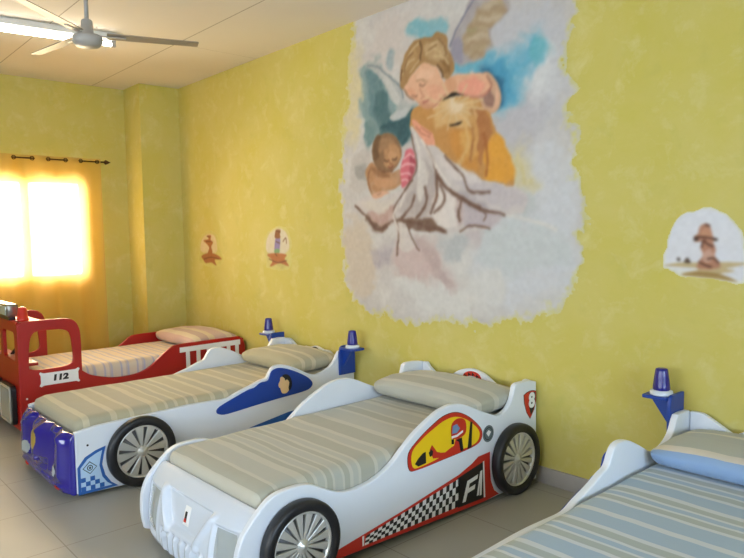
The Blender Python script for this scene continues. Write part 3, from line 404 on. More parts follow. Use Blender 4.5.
def painting(name, shapes, edge, base, step, label, zmax, edge_rough, edge_soft, parts, pk, blur=1, grow=0.0):
    E_ = catclosed(edge, 4)
    x0, x1 = E_[:, 0].min()-.06, E_[:, 0].max()+.06; z0, z1 = E_[:, 1].min()-.06, min(zmax, E_[:, 1].max()+.06)
    nx, nz = int((x1-x0)/step)+1, int((z1-z0)/step)+1
    xs = np.linspace(x0, x1, nx); zs = np.linspace(z0, z1, nz); X, Z = np.meshgrid(xs, zs, indexing='ij')
    wx = (vnoise(X, Z, 16, 1)-.5)*.012+(vnoise(X, Z, 45, 2)-.5)*.006; wz = (vnoise(X, Z, 16, 3)-.5)*.012+(vnoise(X, Z, 45, 4)-.5)*.006
    XX, ZZ = (X+wx, Z+wz) if edge_rough > .02 else (X, Z)
    C = np.zeros((nx, nz, 3)); C[:] = np.array(base)*pk
    n = (vnoise(X, Z, 3.5, 5)-.5)+.6*(vnoise(X, Z, 9, 6)-.5)+.4*(vnoise(X, Z, 28, 7)-.5)
    C += n[..., None]*np.array([16, 18, 16]); REG = np.zeros((nx, nz), int)
    for kind, col, fe, reg, w, pts in shapes:
        P = catclosed(pts, 5) if kind == 'p' else np.array(smooth_pts(pts, 6)); r = fe+(w if kind == 'l' else 0)+.01
        i0, i1 = np.searchsorted(xs, P[:, 0].min()-r), np.searchsorted(xs, P[:, 0].max()+r)
        j0, j1 = np.searchsorted(zs, P[:, 1].min()-r), np.searchsorted(zs, P[:, 1].max()+r)
        if i1 <= i0 or j1 <= j0: continue
        sx, sz = XX[i0:i1, j0:j1], ZZ[i0:i1, j0:j1]
        if fe > .028:
            k = min(fe, .1)*1.1
            sx = sx+k*((vnoise(sx, sz, 9, 31)-.5)+.6*(vnoise(sx, sz, 24, 32)-.5)); sz = sz+k*((vnoise(sx, sz, 9, 33)-.5)+.6*(vnoise(sx, sz, 24, 34)-.5))
        d = segdist(sx, sz, P, kind == 'p')
        if kind == 'p':
            d = np.where(inside(sx, sz, P), -d, d); a = np.clip(.5-d/max(fe, 1e-4), 0, 1)
        else: a = np.clip(1-(d-w/2)/max(fe, 1e-4), 0, 1)*.8
        a = a*a*(3-2*a); 
        if fe > .012: a = (a*(.72+.5*vnoise(sx, sz, 26, 11))).clip(0, 1)
        C[i0:i1, j0:j1] = C[i0:i1, j0:j1]*(1-a[..., None])+np.array(col, float)*pk*a[..., None]
        if reg >= 0 and kind == 'p': REG[i0:i1, j0:j1][a > .5] = reg
    if blur:
        for _ in range(blur):      # brush softness
            C = (np.pad(C, ((1, 1), (0, 0), (0, 0)), 'edge')[:-2]+2*C+np.pad(C, ((1, 1), (0, 0), (0, 0)), 'edge')[2:])/4
            C = (np.pad(C, ((0, 0), (1, 1), (0, 0)), 'edge')[:, :-2]+2*C+np.pad(C, ((0, 0), (1, 1), (0, 0)), 'edge')[:, 2:])/4
    C += (6*(vnoise(X, Z, 40, 41)-.5)+2*(vnoise(X*.6, Z, 90, 42)-.5))[..., None]
    de = segdist(X, Z, E_, True); de = np.where(inside(X, Z, E_), -de, de)-grow
    de += edge_rough*((vnoise(X, Z, 9, 21)-.5)*1.2+(vnoise(X, Z, 24, 22)-.5)*1.0+(vnoise(X, Z, 60, 23)-.5)*.5)
    # thin washes of white near the ragged rim let the wall colour show through
    a = np.clip(.5+(de+edge_soft*.5)/edge_soft, 0, 1)*.75
    C = C*(1-a[..., None])+np.array((204, 198, 118.))*a[..., None]
    K = slin(C.clip(0, 255)); vis = de < 0
    fv = vis[:-1, :-1] & vis[1:, :-1] & vis[1:, 1:] & vis[:-1, 1:]
    root = thing(name, label, 'wall painting', ((x0+x1)/2, 0, z0))
    fr = REG[:-1, :-1]
    for k, pn in enumerate(parts):
        I, J = np.nonzero(fv & (fr == k))
        if len(I) == 0: continue
        idx = np.stack([I*nz+J, (I+1)*nz+J, (I+1)*nz+J+1, I*nz+J+1], 1)
        u, inv = np.unique(idx.ravel(), return_inverse=True)
        vx = X.ravel()[u]-(x0+x1)/2; vz = Z.ravel()[u]-z0
        co = np.stack([vx, np.full(len(u), -.0025), vz], 1)
        me = bpy.data.meshes.new(pn); me.from_pydata(co.tolist(), [], inv.reshape(-1, 4).tolist())
        ca = me.color_attributes.new('paint', 'FLOAT_COLOR', 'POINT')
        cc = np.ones((len(u), 4), np.float32); cc[:, :3] = K.reshape(-1, 3)[u]; ca.data.foreach_set('color', cc.ravel())
        me.materials.append(M['paint']); o = bpy.data.objects.new(pn, me); COL.objects.link(o); o.parent = root
    return root
painting('mural', MURAL, MURAL_EDGE, (184, 180, 178), .006, 'large wall mural of an angel child drawing a sheet over a sleeping baby', HC-.002, .06, .05,
         ['painted_clouds', 'painted_angel', 'painted_baby', 'painted_sheet'], PK_MURAL, 3, .018)
painting('wall_picture', SM1, SM1E, (212, 200, 110), .005, 'small faint painted figure on a brown mound, nearest the window corner', HC, .02, .04, ['painted_scene'], PK, 3)
painting('wall_picture', SM2, SM2E, (214, 204, 130), .005, 'small painted figure in violet on a brown mound, left of the angel mural', HC, .02, .04, ['painted_scene'], PK, 3)
painting('wall_picture', SM3, SM3E, (226, 224, 218), .005, 'small figure painted on sand in a pale disc, right of the angel mural', HC, .012, .012, ['painted_scene'], PK, 3)

# ------------------------------------------------------------------ curtain and rod
YC0, YC1 = -2.62, -.795
XC = XW+.085
ct = thing('curtain', 'sheer orange curtain hanging over the bright window', 'curtain', (XC, (YC0+YC1)/2, 0))
b = B(); P = []
ny, nzz = 150, 14
for i in range(ny+1):
    y = YC0+(YC1-YC0)*i/ny; row = []
    for j in range(nzz+1):
        z = .06+(2.485-.06)*j/nzz
        a = .021+.012*(1-j/nzz); p = (y+1.585)*2*math.pi/.3335
        row.append((-a*math.cos(p+.25*math.sin(z*1.3)*(1-j/nzz))+.006*(1-j/nzz)*math.sin(y*47+z*2), y-(YC0+YC1)/2, z))
    P.append(row)
b.grid(P, 'curtain'); b.build('fabric', ct)
rod = thing('curtain_rod', 'dark bronze curtain rod with a pointed finial above the window', 'curtain rod', (XW+.1, (YC0+YC1)/2, 2.452))
yo = (YC0+YC1)/2
# the rod weaves in front of the cloth between pairs of grommets
b = B(); b.tube((-.011, YC0-.05-yo, 0), (-.011, -.745-yo, 0), .008, .008, 'dark_iron'); b.build('pole', rod)
b = B(); b.lathe([(0, .075), (.012, .05), (.026, .02), (.026, .012), (.012, 0), (0, 0)], lambda x, y, h: (x-.011, h-.752-yo, y), 'dark_iron', 20); b.build('finial', rod)
b = B(); b.tube((-.1, -.775-yo, 0), (-.011, -.775-yo, 0), .007, .007, 'dark_iron'); b.build('bracket', rod)
for yq in [-1.585+.3335*k+d for k in (-3, -2, -1, 0, 1, 2) for d in (-.088, .088)]:
    b = B(); t = bmesh.new(); 
    ring = [[(.0+.004*math.cos(p), yq-yo+(.019+.005*math.sin(p))*math.cos(q), 2.452-.0+(.019+.005*math.sin(p))*math.sin(q)) for p in np.linspace(0, 2*math.pi, 9)] for q in np.linspace(0, 2*math.pi, 19)]
    b.grid(ring, 'dark_iron'); b.build('grommet', ct, (.006, 0, 0))

# ------------------------------------------------------------------ ceiling lamp and fan
lt = thing('fluorescent_light', 'lit fluorescent tube on a white batten beside the ceiling fan', 'ceiling light', (-5.16, -2.06, HC)); lt.rotation_euler.z = R(-7)
b = B(); b.box(-.045, .045, -.86, .74, -.05, -.001, 'lamp_body', .006); b.build('batten', lt)
b = B(); b.tube((0, -.82, -.085), (0, .70, -.085), .017, .017, 'tube', 20); b.build('tube', lt)
for yy in (.715, -.835):
    b = B(); b.box(-.018, .018, yy-.018, yy+.018, -.105, -.045, 'fan', .004); b.build('lamp_holder', lt)
fx, fy = -4.0, -1.942
fan = thing('ceiling_fan', 'grey three-bladed ceiling fan hanging on a short rod', 'ceiling fan', (fx, fy, HC))
b = B(); b.tube((0, 0, -.28), (0, 0, -.02), .014, .014, 'fan'); b.build('downrod', fan)
b = B(); b.lathe([(0, 0), (.06, 0), (.06, -.03), (.02, -.07), (0, -.07)], lambda x, y, h: (x, y, h-.001), 'fan', 28); b.build('canopy', fan)
zo = -.40
b = B(); b.lathe([(0, .14), (.030, .14), (.036, .132), (.040, .05), (.05, .042), (.088, .036), (.096, .020), (.094, -.006), (.074, -.030), (.04, -.040), (0, -.042)], lambda x, y, h: (x, y, h+zo), 'fan', 36); b.build('motor_housing', fan)
for k in range(3):
    a = R(70-120*k); b = B(); rm = Matrix.Translation((0, 0, zo+.042)) @ Matrix.Rotation(a, 4, 'Z')
    pts = rrect(.12, .715, -.05, .05, .012); pts = [(u, v*(1.0-.2*(u-.12)/.595)) for u, v in pts]
    tw = rm @ Matrix.Rotation(R(-7), 4, 'X')
    b.prism([pts], lambda u, v, w: tw @ Vector((u, v, w)), .005, 'fan_blade'); bl = b.build('blade', fan)
    b = B(); b.box(.07, .24, -.014, .014, -.006, -.001, 'fan', .001, mat=rm); b.build('blade_bracket', bl)

# ------------------------------------------------------------------ bedding helpers
def rounded_box(sx, sy, sz, r, cuts, seed, puff=0.0, wob=.004):
    t = bmesh.new(); bmesh.ops.create_cube(t, size=1)
    bmesh.ops.subdivide_edges(t, edges=t.edges[:], cuts=cuts, use_grid_fill=True)
    h = Vector((sx/2, sy/2, sz/2)); rr = min(r, min(h)*.98)
    for v in t.verts:
        p = Vector((v.co.x*sx, v.co.y*sy, v.co.z*sz)); 
        q = Vector([max(-(h[i]-rr), min(h[i]-rr, p[i])) for i in range(3)]); d = p-q
        if d.length > 1e-9: p = q+d.normalized()*rr
        if puff:
            u, w = abs(p.x)/h.x, abs(p.y)/h.y
            p.z *= (1-puff*1.15*(u**2.4)-puff*(w**3)) if p.z > 0 else (1-.25*puff*(u**6+w**6))
        n = noise.noise(Vector((p.x*5+seed, p.y*5, p.z*5)))+.5*noise.noise(Vector((p.x*13+seed, p.y*13, p.z*9)))
        if p.z > 0: p.z += n*wob
        v.co = p
    for f in t.faces: f.smooth = True
    return t
def mattress(bx, top, bot, mat, label, seed, y0=-2.055, y1=-.075, w=.925):
    b = B(); b.merge(rounded_box(w, y1-y0, top-bot, .06, 26, seed), mat, True)
    o = b.build('mattress', None, (bx-.5, (y0+y1)/2, (top+bot)/2)); tag(o, label, 'mattress', 'striped mattresses on the car beds'); return o
def pillow(bx, top, mat, label, seed, yc=-.325, w=.915, d=.50, h=.145):
    b = B(); b.merge(rounded_box(w, d, h, .060, 20, seed, .36, .007), mat, True)
    o = b.build('pillow', None, (bx-.5, yc, top+h/2+.006)); tag(o, label, 'pillow', 'striped pillows on the car beds'); return o

# ------------------------------------------------------------------ bed parts; bed frame coordinates: x = 0 outer face of the near side, -1 the far one; y, z as in the room
OX, OY = .5, 1.1     # the bed's own origin is the middle of its footprint
def bl(x, y, z): return (x+OX, y+OY, z)
def side_frame(x): return lambda u, v, w: bl(x+w, u, v)            # outline in (y, z), extruded along x
def front_frame(y): return lambda u, v, w: bl(u, y+w, v)           # outline in (x, z), extruded along y
def side_panel(pro, x0, th, mat, parent, holes=()):
    b = B(); b.prism([pro]+list(holes), side_frame(x0), th, mat, .007, 3); return b.build('side_panel', parent)
def wheel(parent, y, z, r, spokes, x=.001):
    root = B(); fr = lambda a, c, h: bl(x+h, y+a, z+c)
    w = .062; ri = r*.765
    root.lathe([(ri*.9, 0), (r*.93, 0), (r*.985, .006), (r, .016), (r, w-.018), (r*.985, w-.006), (r*.945, w), (ri*1.03, w-.002), (ri*.985, w-.012), (ri*.97, .02)], fr, 'rubber', 56)
    ty = root.build('wheel', parent)
    h = B()
    h.lathe([(0, .006), (ri*.98, .006), (ri*.98, .012), (0, .022)], fr, 'dark_metal', 40)
    h.lathe([(ri*.90, .022), (ri*.92, .046), (ri*.97, .052), (ri*.99, .046), (ri*.99, .02)], fr, 'chrome', 48)
    h.lathe([(0, .058), (ri*.07, .058), (ri*.10, .050), (ri*.17, .047), (ri*.22, .040), (ri*.24, .022)], fr, 'chrome', 32)
    for k in range(spokes):
        a = 2*math.pi*k/spokes+.1; ca, sa = math.cos(a), math.sin(a)
        f = lambda u, v, wd: bl(x+wd, y+u*ca-v*sa, z+u*sa+v*ca)
        g = ri*math.pi/spokes
        h.prism([[(ri*.18, -g*.16), (ri*.93, -g*.62), (ri*.93, g*.62), (ri*.18, g*.16)]], lambda u, v, wd, f=f: f(u, v, wd+.018+.014*(1-abs(u/ri-.55))), .016, 'chrome', .003, 2)
    h.build('hubcap', ty); return ty
def front_shell(prof, mat, relief, name, parent, x0=-.995, x1=-.005, nx=110, nt=64, pull=.5, yb=-2.085):
    """moulded nose: (y, z) profile swept across the width, its ends pulled back, surface relief added"""
    pr = np.array(smooth_pts(prof, 12)); s = np.r_[0, np.cumsum(np.hypot(*np.diff(pr, axis=0).T))]; s /= s[-1]
    tt = np.linspace(0, 1, nt+1); Y = np.interp(tt, s, pr[:, 0]); Zz = np.interp(tt, s, pr[:, 1])
    def S(x, j, off=0.0):
        u = (x-(x0+x1)/2)/((x1-x0)/2); k = 1-pull*abs(u)**4
        y = yb+(Y[j]-yb)*k - relief(x+.5, Zz[j])*min(1, 6*(1-abs(u))+.1)*(1 if j not in (0, nt) else 0) - off
        return (x, y, Zz[j])
    b = B(); P = [[bl(*S(x0+(x1-x0)*i/nx, j)) for j in range(nt+1)] for i in range(nx+1)]
    b.grid(P, mat)
    bk = yb
    n = nx
    b.grid([[bl(S(x0, j)[0], S(x0, j)[1], S(x0, j)[2]), bl(x0, bk, S(x0, j)[2])] for j in range(nt+1)], mat)
    b.grid([[bl(x1, bk, S(x1, j)[2]), bl(x1, S(x1, j)[1], S(x1, j)[2])] for j in range(nt+1)], mat)
    xs = [x0+(x1-x0)*i/nx for i in range(nx+1)]
    b.grid([[bl(x, bk, S(x, 0)[2]), bl(x, S(x, 0)[1], S(x, 0)[2])] for x in xs], mat)
    b.grid([[bl(x, S(x, nt)[1], S(x, nt)[2]), bl(x, bk, S(x, nt)[2])] for x in xs], mat)
    b.grid([[bl(x, bk, S(x, nt)[2]), bl(x, bk, S(x, 0)[2])] for x in xs], mat)
    bmesh.ops.remove_doubles(b.bm, verts=b.bm.verts[:], dist=1e-5); bmesh.ops.recalc_face_normals(b.bm, faces=b.bm.faces[:])
    o = b.build(name, parent)
    def patch(nm, xa, xb, za, zb, m, off=.004, shape=None):
        j0 = int(np.argmin(abs(Zz-zb)+(tt < .1)*9)); j1 = int(np.argmin(abs(Zz-za)+(tt < .1)*9)); j0, j1 = min(j0, j1), max(j0, j1)
        q = B(); nn = 20
        def pt(i, j, of):
            x = xa+(xb-xa)*i/nn; jj = j0+(j1-j0)*j/nn; ja = int(jj); jb = min(ja+1, nt); f = jj-ja
            A, C = S(x, ja, of), S(x, jb, of)
            return bl(*(A[k]*(1-f)+C[k]*f for k in range(3)))
        e = lambda i, j: off*(min(1, 4*min(i, nn-i, j, nn-j)/nn+.0))
        V = [[pt(i, j, e(i, j)) for j in range(nn+1)] for i in range(nn+1)]
        q.grid(V, m)
        if shape:
            ks = [f for f in q.bm.faces if not shape((f.calc_center_median().x-OX-xa)/(xb-xa), (f.calc_center_median().z-za)/(zb-za))]
            bmesh.ops.delete(q.bm, geom=ks, context='FACES')
        return q.build(nm, o)
    return o, patch, S
def headboard(parent, arc, hump, k=0.0):
    pts = [(-.962, .12), (-.962, hump)]+smooth_pts([(-.962, hump), (-.90-k*.4, hump), (-.84-k, hump-.03), (-.77-k*.8, .575), (-.745, .565), (-.68, .60), (-.60, arc-.02), (-.5, arc), (-.40, arc-.02), (-.32, .60), (-.255, .565), (-.23+k*.8, .575), (-.16+k, hump-.03), (-.10+k*.4, hump), (-.038, hump)], 5)+[(-.038, .12)]
    b = B(); b.prism([pts], front_frame(-.055), .03, 'white', .005, 2); return b.build('headboard', parent)
def base_board(parent, mat='wood', y0=-2.05):
    b = B(); b.box(-.962+OX, -.038+OX, y0+OY, -.06+OY, .17, .20, mat); return b.build('bed_base', parent)
def sticker(b, loops, x, th, m): b.prism(loops, side_frame(x), th, m)

# ------------------------------------------------------------------ race car bed (white, checkered skirt)
def race_car_bed(xn):
    root = thing('race_car_bed', 'white race car bed with red checkered side skirt and a shield numbered 8', 'bed', (xn-.5, -1.1, 0), 'car shaped beds along the mural wall')
    top = smooth_pts([(-2.182, .06), (-2.196, .14), (-2.192, .24), (-2.165, .315), (-2.125, .365), (-2.075, .413), (-2.025, .45), (-1.968, .468), (-1.86, .471), (-1.79, .455), (-1.719, .418), (-1.645, .383), (-1.568, .366), (-1.488, .367), (-1.405, .380), (-1.301, .42), (-1.211, .483), (-1.117, .548), (-1.002, .603), (-.922, .634), (-.819, .648), (-.713, .628), (-.58, .570), (-.465, .523), (-.405, .506), (-.335, .52), (-.275, .575), (-.243, .655)], 4)
    rear = smooth_pts([(-.243, .655), (-.215, .668), (-.139, .668), (-.06, .66), (-.017, .648)], 3)[1:]
    pro = top+rear+[(-.017, .02), (-.55, .02), (-1.65, .055), (-2.15, .045)]
    near = side_panel(pro, -.035, .035, 'white', root)
    side_panel(pro, -1.0, .035, 'white', root)
    hb = headboard(root, .665, .655, .055); base_board(root)
    # logo on headboard: red arc with dark lettering strokes
    b = B(); arc = smooth_pts([(-.575, .59), (-.565, .622), (-.53, .643), (-.49, .65), (-.45, .645), (-.42, .625), (-.405, .59)], 4)+smooth_pts([(-.43, .605), (-.49, .618), (-.55, .605)], 3)
    b.prism([arc], front_frame(-.0565), .0016, 'st_red')
    for u, v in ((-.548, .614), (-.515, .626), (-.48, .629), (-.445, .62)):
        b.box(u-.010+OX, u+.010+OX, -.0585+OY, -.0565+OY, v-.004, v+.004, 'black'); b.box(u-.010+OX, u-.004+OX, -.0585+OY, -.0565+OY, v-.012, v+.012, 'black')
    b.build('logo_patch', hb)
    # cockpit window sticker with driver
    ck = smooth_pts([(-1.167, .367), (-1.171, .455), (-1.099, .512), (-1.002, .562), (-.902, .600), (-.799, .604), (-.703, .568), (-.615, .506), (-.563, .444), (-.582, .389), (-.672, .368), (-.906, .357), (-1.102, .351)], 4, True)
    b = B(); sticker(b, [ck], .0, .0015, 'black'); sticker(b, [inset(ck, .003)], .0015, .001, 'st_red'); sticker(b, [inset(ck, .028)], .0025, .001, 'st_yellow')
    sticker(b, [[(-1.125, .388), (-1.10, .412), (-1.065, .432), (-1.042, .436), (-1.04, .374), (-1.10, .37)]], .0035, .001, 'black')
    sticker(b, [[(-1.012, .437), (-.993, .462), (-.97, .435), (-.955, .415), (-.92, .402), (-.887, .396), (-.85, .408), (-.813, .418), (-.80, .45), (-.765, .45), (-.752, .372), (-.90, .372), (-.985, .385)]], .0035, .001, 'st_red')
    sticker(b, [[(-1.02, .425), (-1.0, .44), (-.985, .425), (-.99, .405), (-1.01, .40)]], .0045, .001, 'black')
    sticker(b, [smooth_pts([(-.835, .47), (-.835, .535), (-.80, .562), (-.75, .560), (-.715, .535), (-.71, .48), (-.74, .455), (-.80, .452)], 3, True)], .0045, .001, 'st_red')
    sticker(b, [[(-.83, .487), (-.825, .53), (-.79, .535), (-.765, .505), (-.79, .485)]], .0055, .001, 'st_visor')
    sticker(b, [[(-.835, .475), (-.79, .475), (-.74, .49), (-.74, .478), (-.79, .462), (-.835, .462)]], .0056, .001, 'st_white')
    sticker(b, [[(-.80, .445), (-.75, .45), (-.735, .372), (-.76, .372), (-.775, .43)]], .0056, .001, 'black')
    sticker(b, [[(-.70, .372), (-.672, .525), (-.655, .52), (-.66, .45), (-.665, .374)]], .0045, .001, 'black')
    sticker(b, [[(-.835, .455), (-.815, .455), (-.815, .425), (-.835, .43)]], .0045, .001, 'black')
    b.build('cockpit_sticker', near)
    # round badge, number shield
    b = B(); sticker(b, [circ(-.506, .418, .050)], 0, .0015, 'st_grey'); sticker(b, [circ(-.506, .418, .038)], .0015, .0008, 'black'); sticker(b, [circ(-.506, .418, .033)], .0023, .0008, 'st_grey')
    sticker(b, [[(-.528, .425), (-.506, .44), (-.484, .425), (-.506, .40)]], .0031, .0008, 'st_white'); b.build('round_badge', near)
    sh = smooth_pts([(-.153, .593), (-.086, .602), (-.018, .590), (-.005, .54)], 3)[:-1]
    sh = [(-.155, .585), (-.12, .598), (-.086, .602), (-.055, .600), (-.022, .590)]+[(-.020, .53), (-.042, .475), (-.087, .422), (-.125, .468), (-.15, .53)]
    b = B(); sticker(b, [sh], 0, .0015, 'black'); sticker(b, [inset(sh, .004)], .0015, .0008, 'st_red')
    sticker(b, [[(-.095, .59), (-.032, .585), (-.031, .53), (-.05, .48), (-.08, .445), (-.10, .50)]], .0023, .0008, 'black')
    b.text('8', .125, lambda u, v, w: bl(.0031+w, -.072+u, .535+v), .001, 'st_white', bold=.006); b.build('number_shield', near)
    # skirt: red band, black panel, chequers, F1
    b = B(); red = [(-1.672, .063), (-1.655, .100), (-1.203, .165), (-.767, .240), (-.655, .275), (-.60, .302), (-.492, .306), (-.493, .21), (-.485, .13), (-.455, .065), (-.41, .030), (-.55, .022), (-1.645, .057)]
    sticker(b, [red], 0, .0015, 'st_red')
    blk = [(-1.485, .075), (-1.485, .112), (-.778, .222), (-.545, .262), (-.541, .048), (-.778, .052)]
    blk2 = [(-.783, .052), (-.783, .222), (-.56, .262), (-.556, .045)]
    sticker(b, [blk2], .0015, .001, 'black')
    sticker(b, [[(-.552, .048), (-.56, .262), (-.548, .266), (-.540, .046)]], .0015, .0012, 'st_white')
    sticker(b, [[(-1.497, .068), (-1.497, .116), (-1.485, .118), (-1.487, .068)]], .0015, .0012, 'st_white')
    n, rows = 26, 4
    for i in range(n):
        ya, yb = -1.483+.70*i/n, -1.483+.70*(i+1)/n
        zl = lambda y: .068+(y+1.483)/.70*(-.010); zh = lambda y: .112+(y+1.483)/.70*.106
        for k in range(rows):
            f0, f1 = k/rows, (k+1)/rows
            mm = 'black' if (i+k) % 2 else 'st_white'
            sk = .012
            q = [(ya+sk*f0, zl(ya)+(zh(ya)-zl(ya))*f0), (yb+sk*f0, zl(yb)+(zh(yb)-zl(yb))*f0), (yb+sk*f1, zl(yb)+(zh(yb)-zl(yb))*f1), (ya+sk*f1, zl(ya)+(zh(ya)-zl(ya))*f1)]
            sticker(b, [q], .0015, .001, mm)
    F = [[(-.745, .07), (-.70, .185), (-.605, .200), (-.612, .176), (-.682, .165), (-.69, .14), (-.63, .148), (-.638, .122), (-.70, .114), (-.718, .07)], [(-.618, .075), (-.585, .212), (-.566, .216), (-.575, .07), (-.592, .07), (-.588, .16), (-.60, .075)]]
    for q in F: sticker(b, [q], .0025, .001, 'st_white')
    b.build('skirt_sticker', near)
    wheel(root, -1.882, .211, .208, 16); wheel(root, -.272, .219, .216, 16)
    # nose
    ss = lambda a, c, v: max(0, min(1, (v-a)/(c-a)))
    def rel(u, z):
        d = 0
        for c in (-.36, .36):
            k = ss(.088, .074, abs(u-c))*ss(.075, .09, z)*ss(.325, .31, z); d -= .016*k
            k = ss(.105, .09, abs(u-c))*ss(.06, .075, z)*ss(.34, .325, z); d += .006*k
        hw = .125+.11*ss(.19, .35, z)
        d -= .020*ss(hw+.004, hw-.012, abs(u))*ss(.185, .20, z)*ss(.352, .338, z)
        d += .016*ss(hw+.05, hw+.035, abs(u))*ss(hw-.004, hw+.012, abs(u))*ss(.10, .13, z)*ss(.36, .34, z)
        if abs(u) < .22 and .05 < z < .165: d += (.012 if (u*1000) % 62 < 26 else -.016)*ss(.05, .06, z)*ss(.165, .15, z)
        return d
    prof = [(-2.06, .405), (-2.09, .396), (-2.14, .360), (-2.17, .325), (-2.19, .265), (-2.205, .19), (-2.21, .11), (-2.20, .05), (-2.18, .036)]
    nose, patch, S = front_shell(prof, 'white_plastic', rel, 'nose', root, x0=-.963, x1=-.037, pull=.32, yb=-2.06)
    for c in (-.36, .36):
        h = patch('headlight', c-.5-.072, c-.5+.072, .092, .308, 'lens', .010, lambda a, e: not (e < .25 and a < .25-e) and not (e > .85 and a > 1.6-.85*e+.2))
        x = c-.5; j = 38; p = S(x, j)
    em = patch('emblem', -.529, -.471, .222, .312, 'st_white', .005)
    for w_, za, zb, m, o_ in ((.014, .236, .300, 'black', .008), (.010, .240, .268, 'st_red', .011)):
        e = patch('emblem_mark', -.5-w_, -.5+w_, za, zb, m, o_); e.parent = nose
    for c in (-.36, .36): patch('headlight_bulb', c-.5-.02, c-.5+.02, .13, .165, 'chrome', .016, lambda a, e: (a-.5)**2+(e-.5)**2 < .25)  # small chrome patch imitating the bright reflection in each headlight
    return root

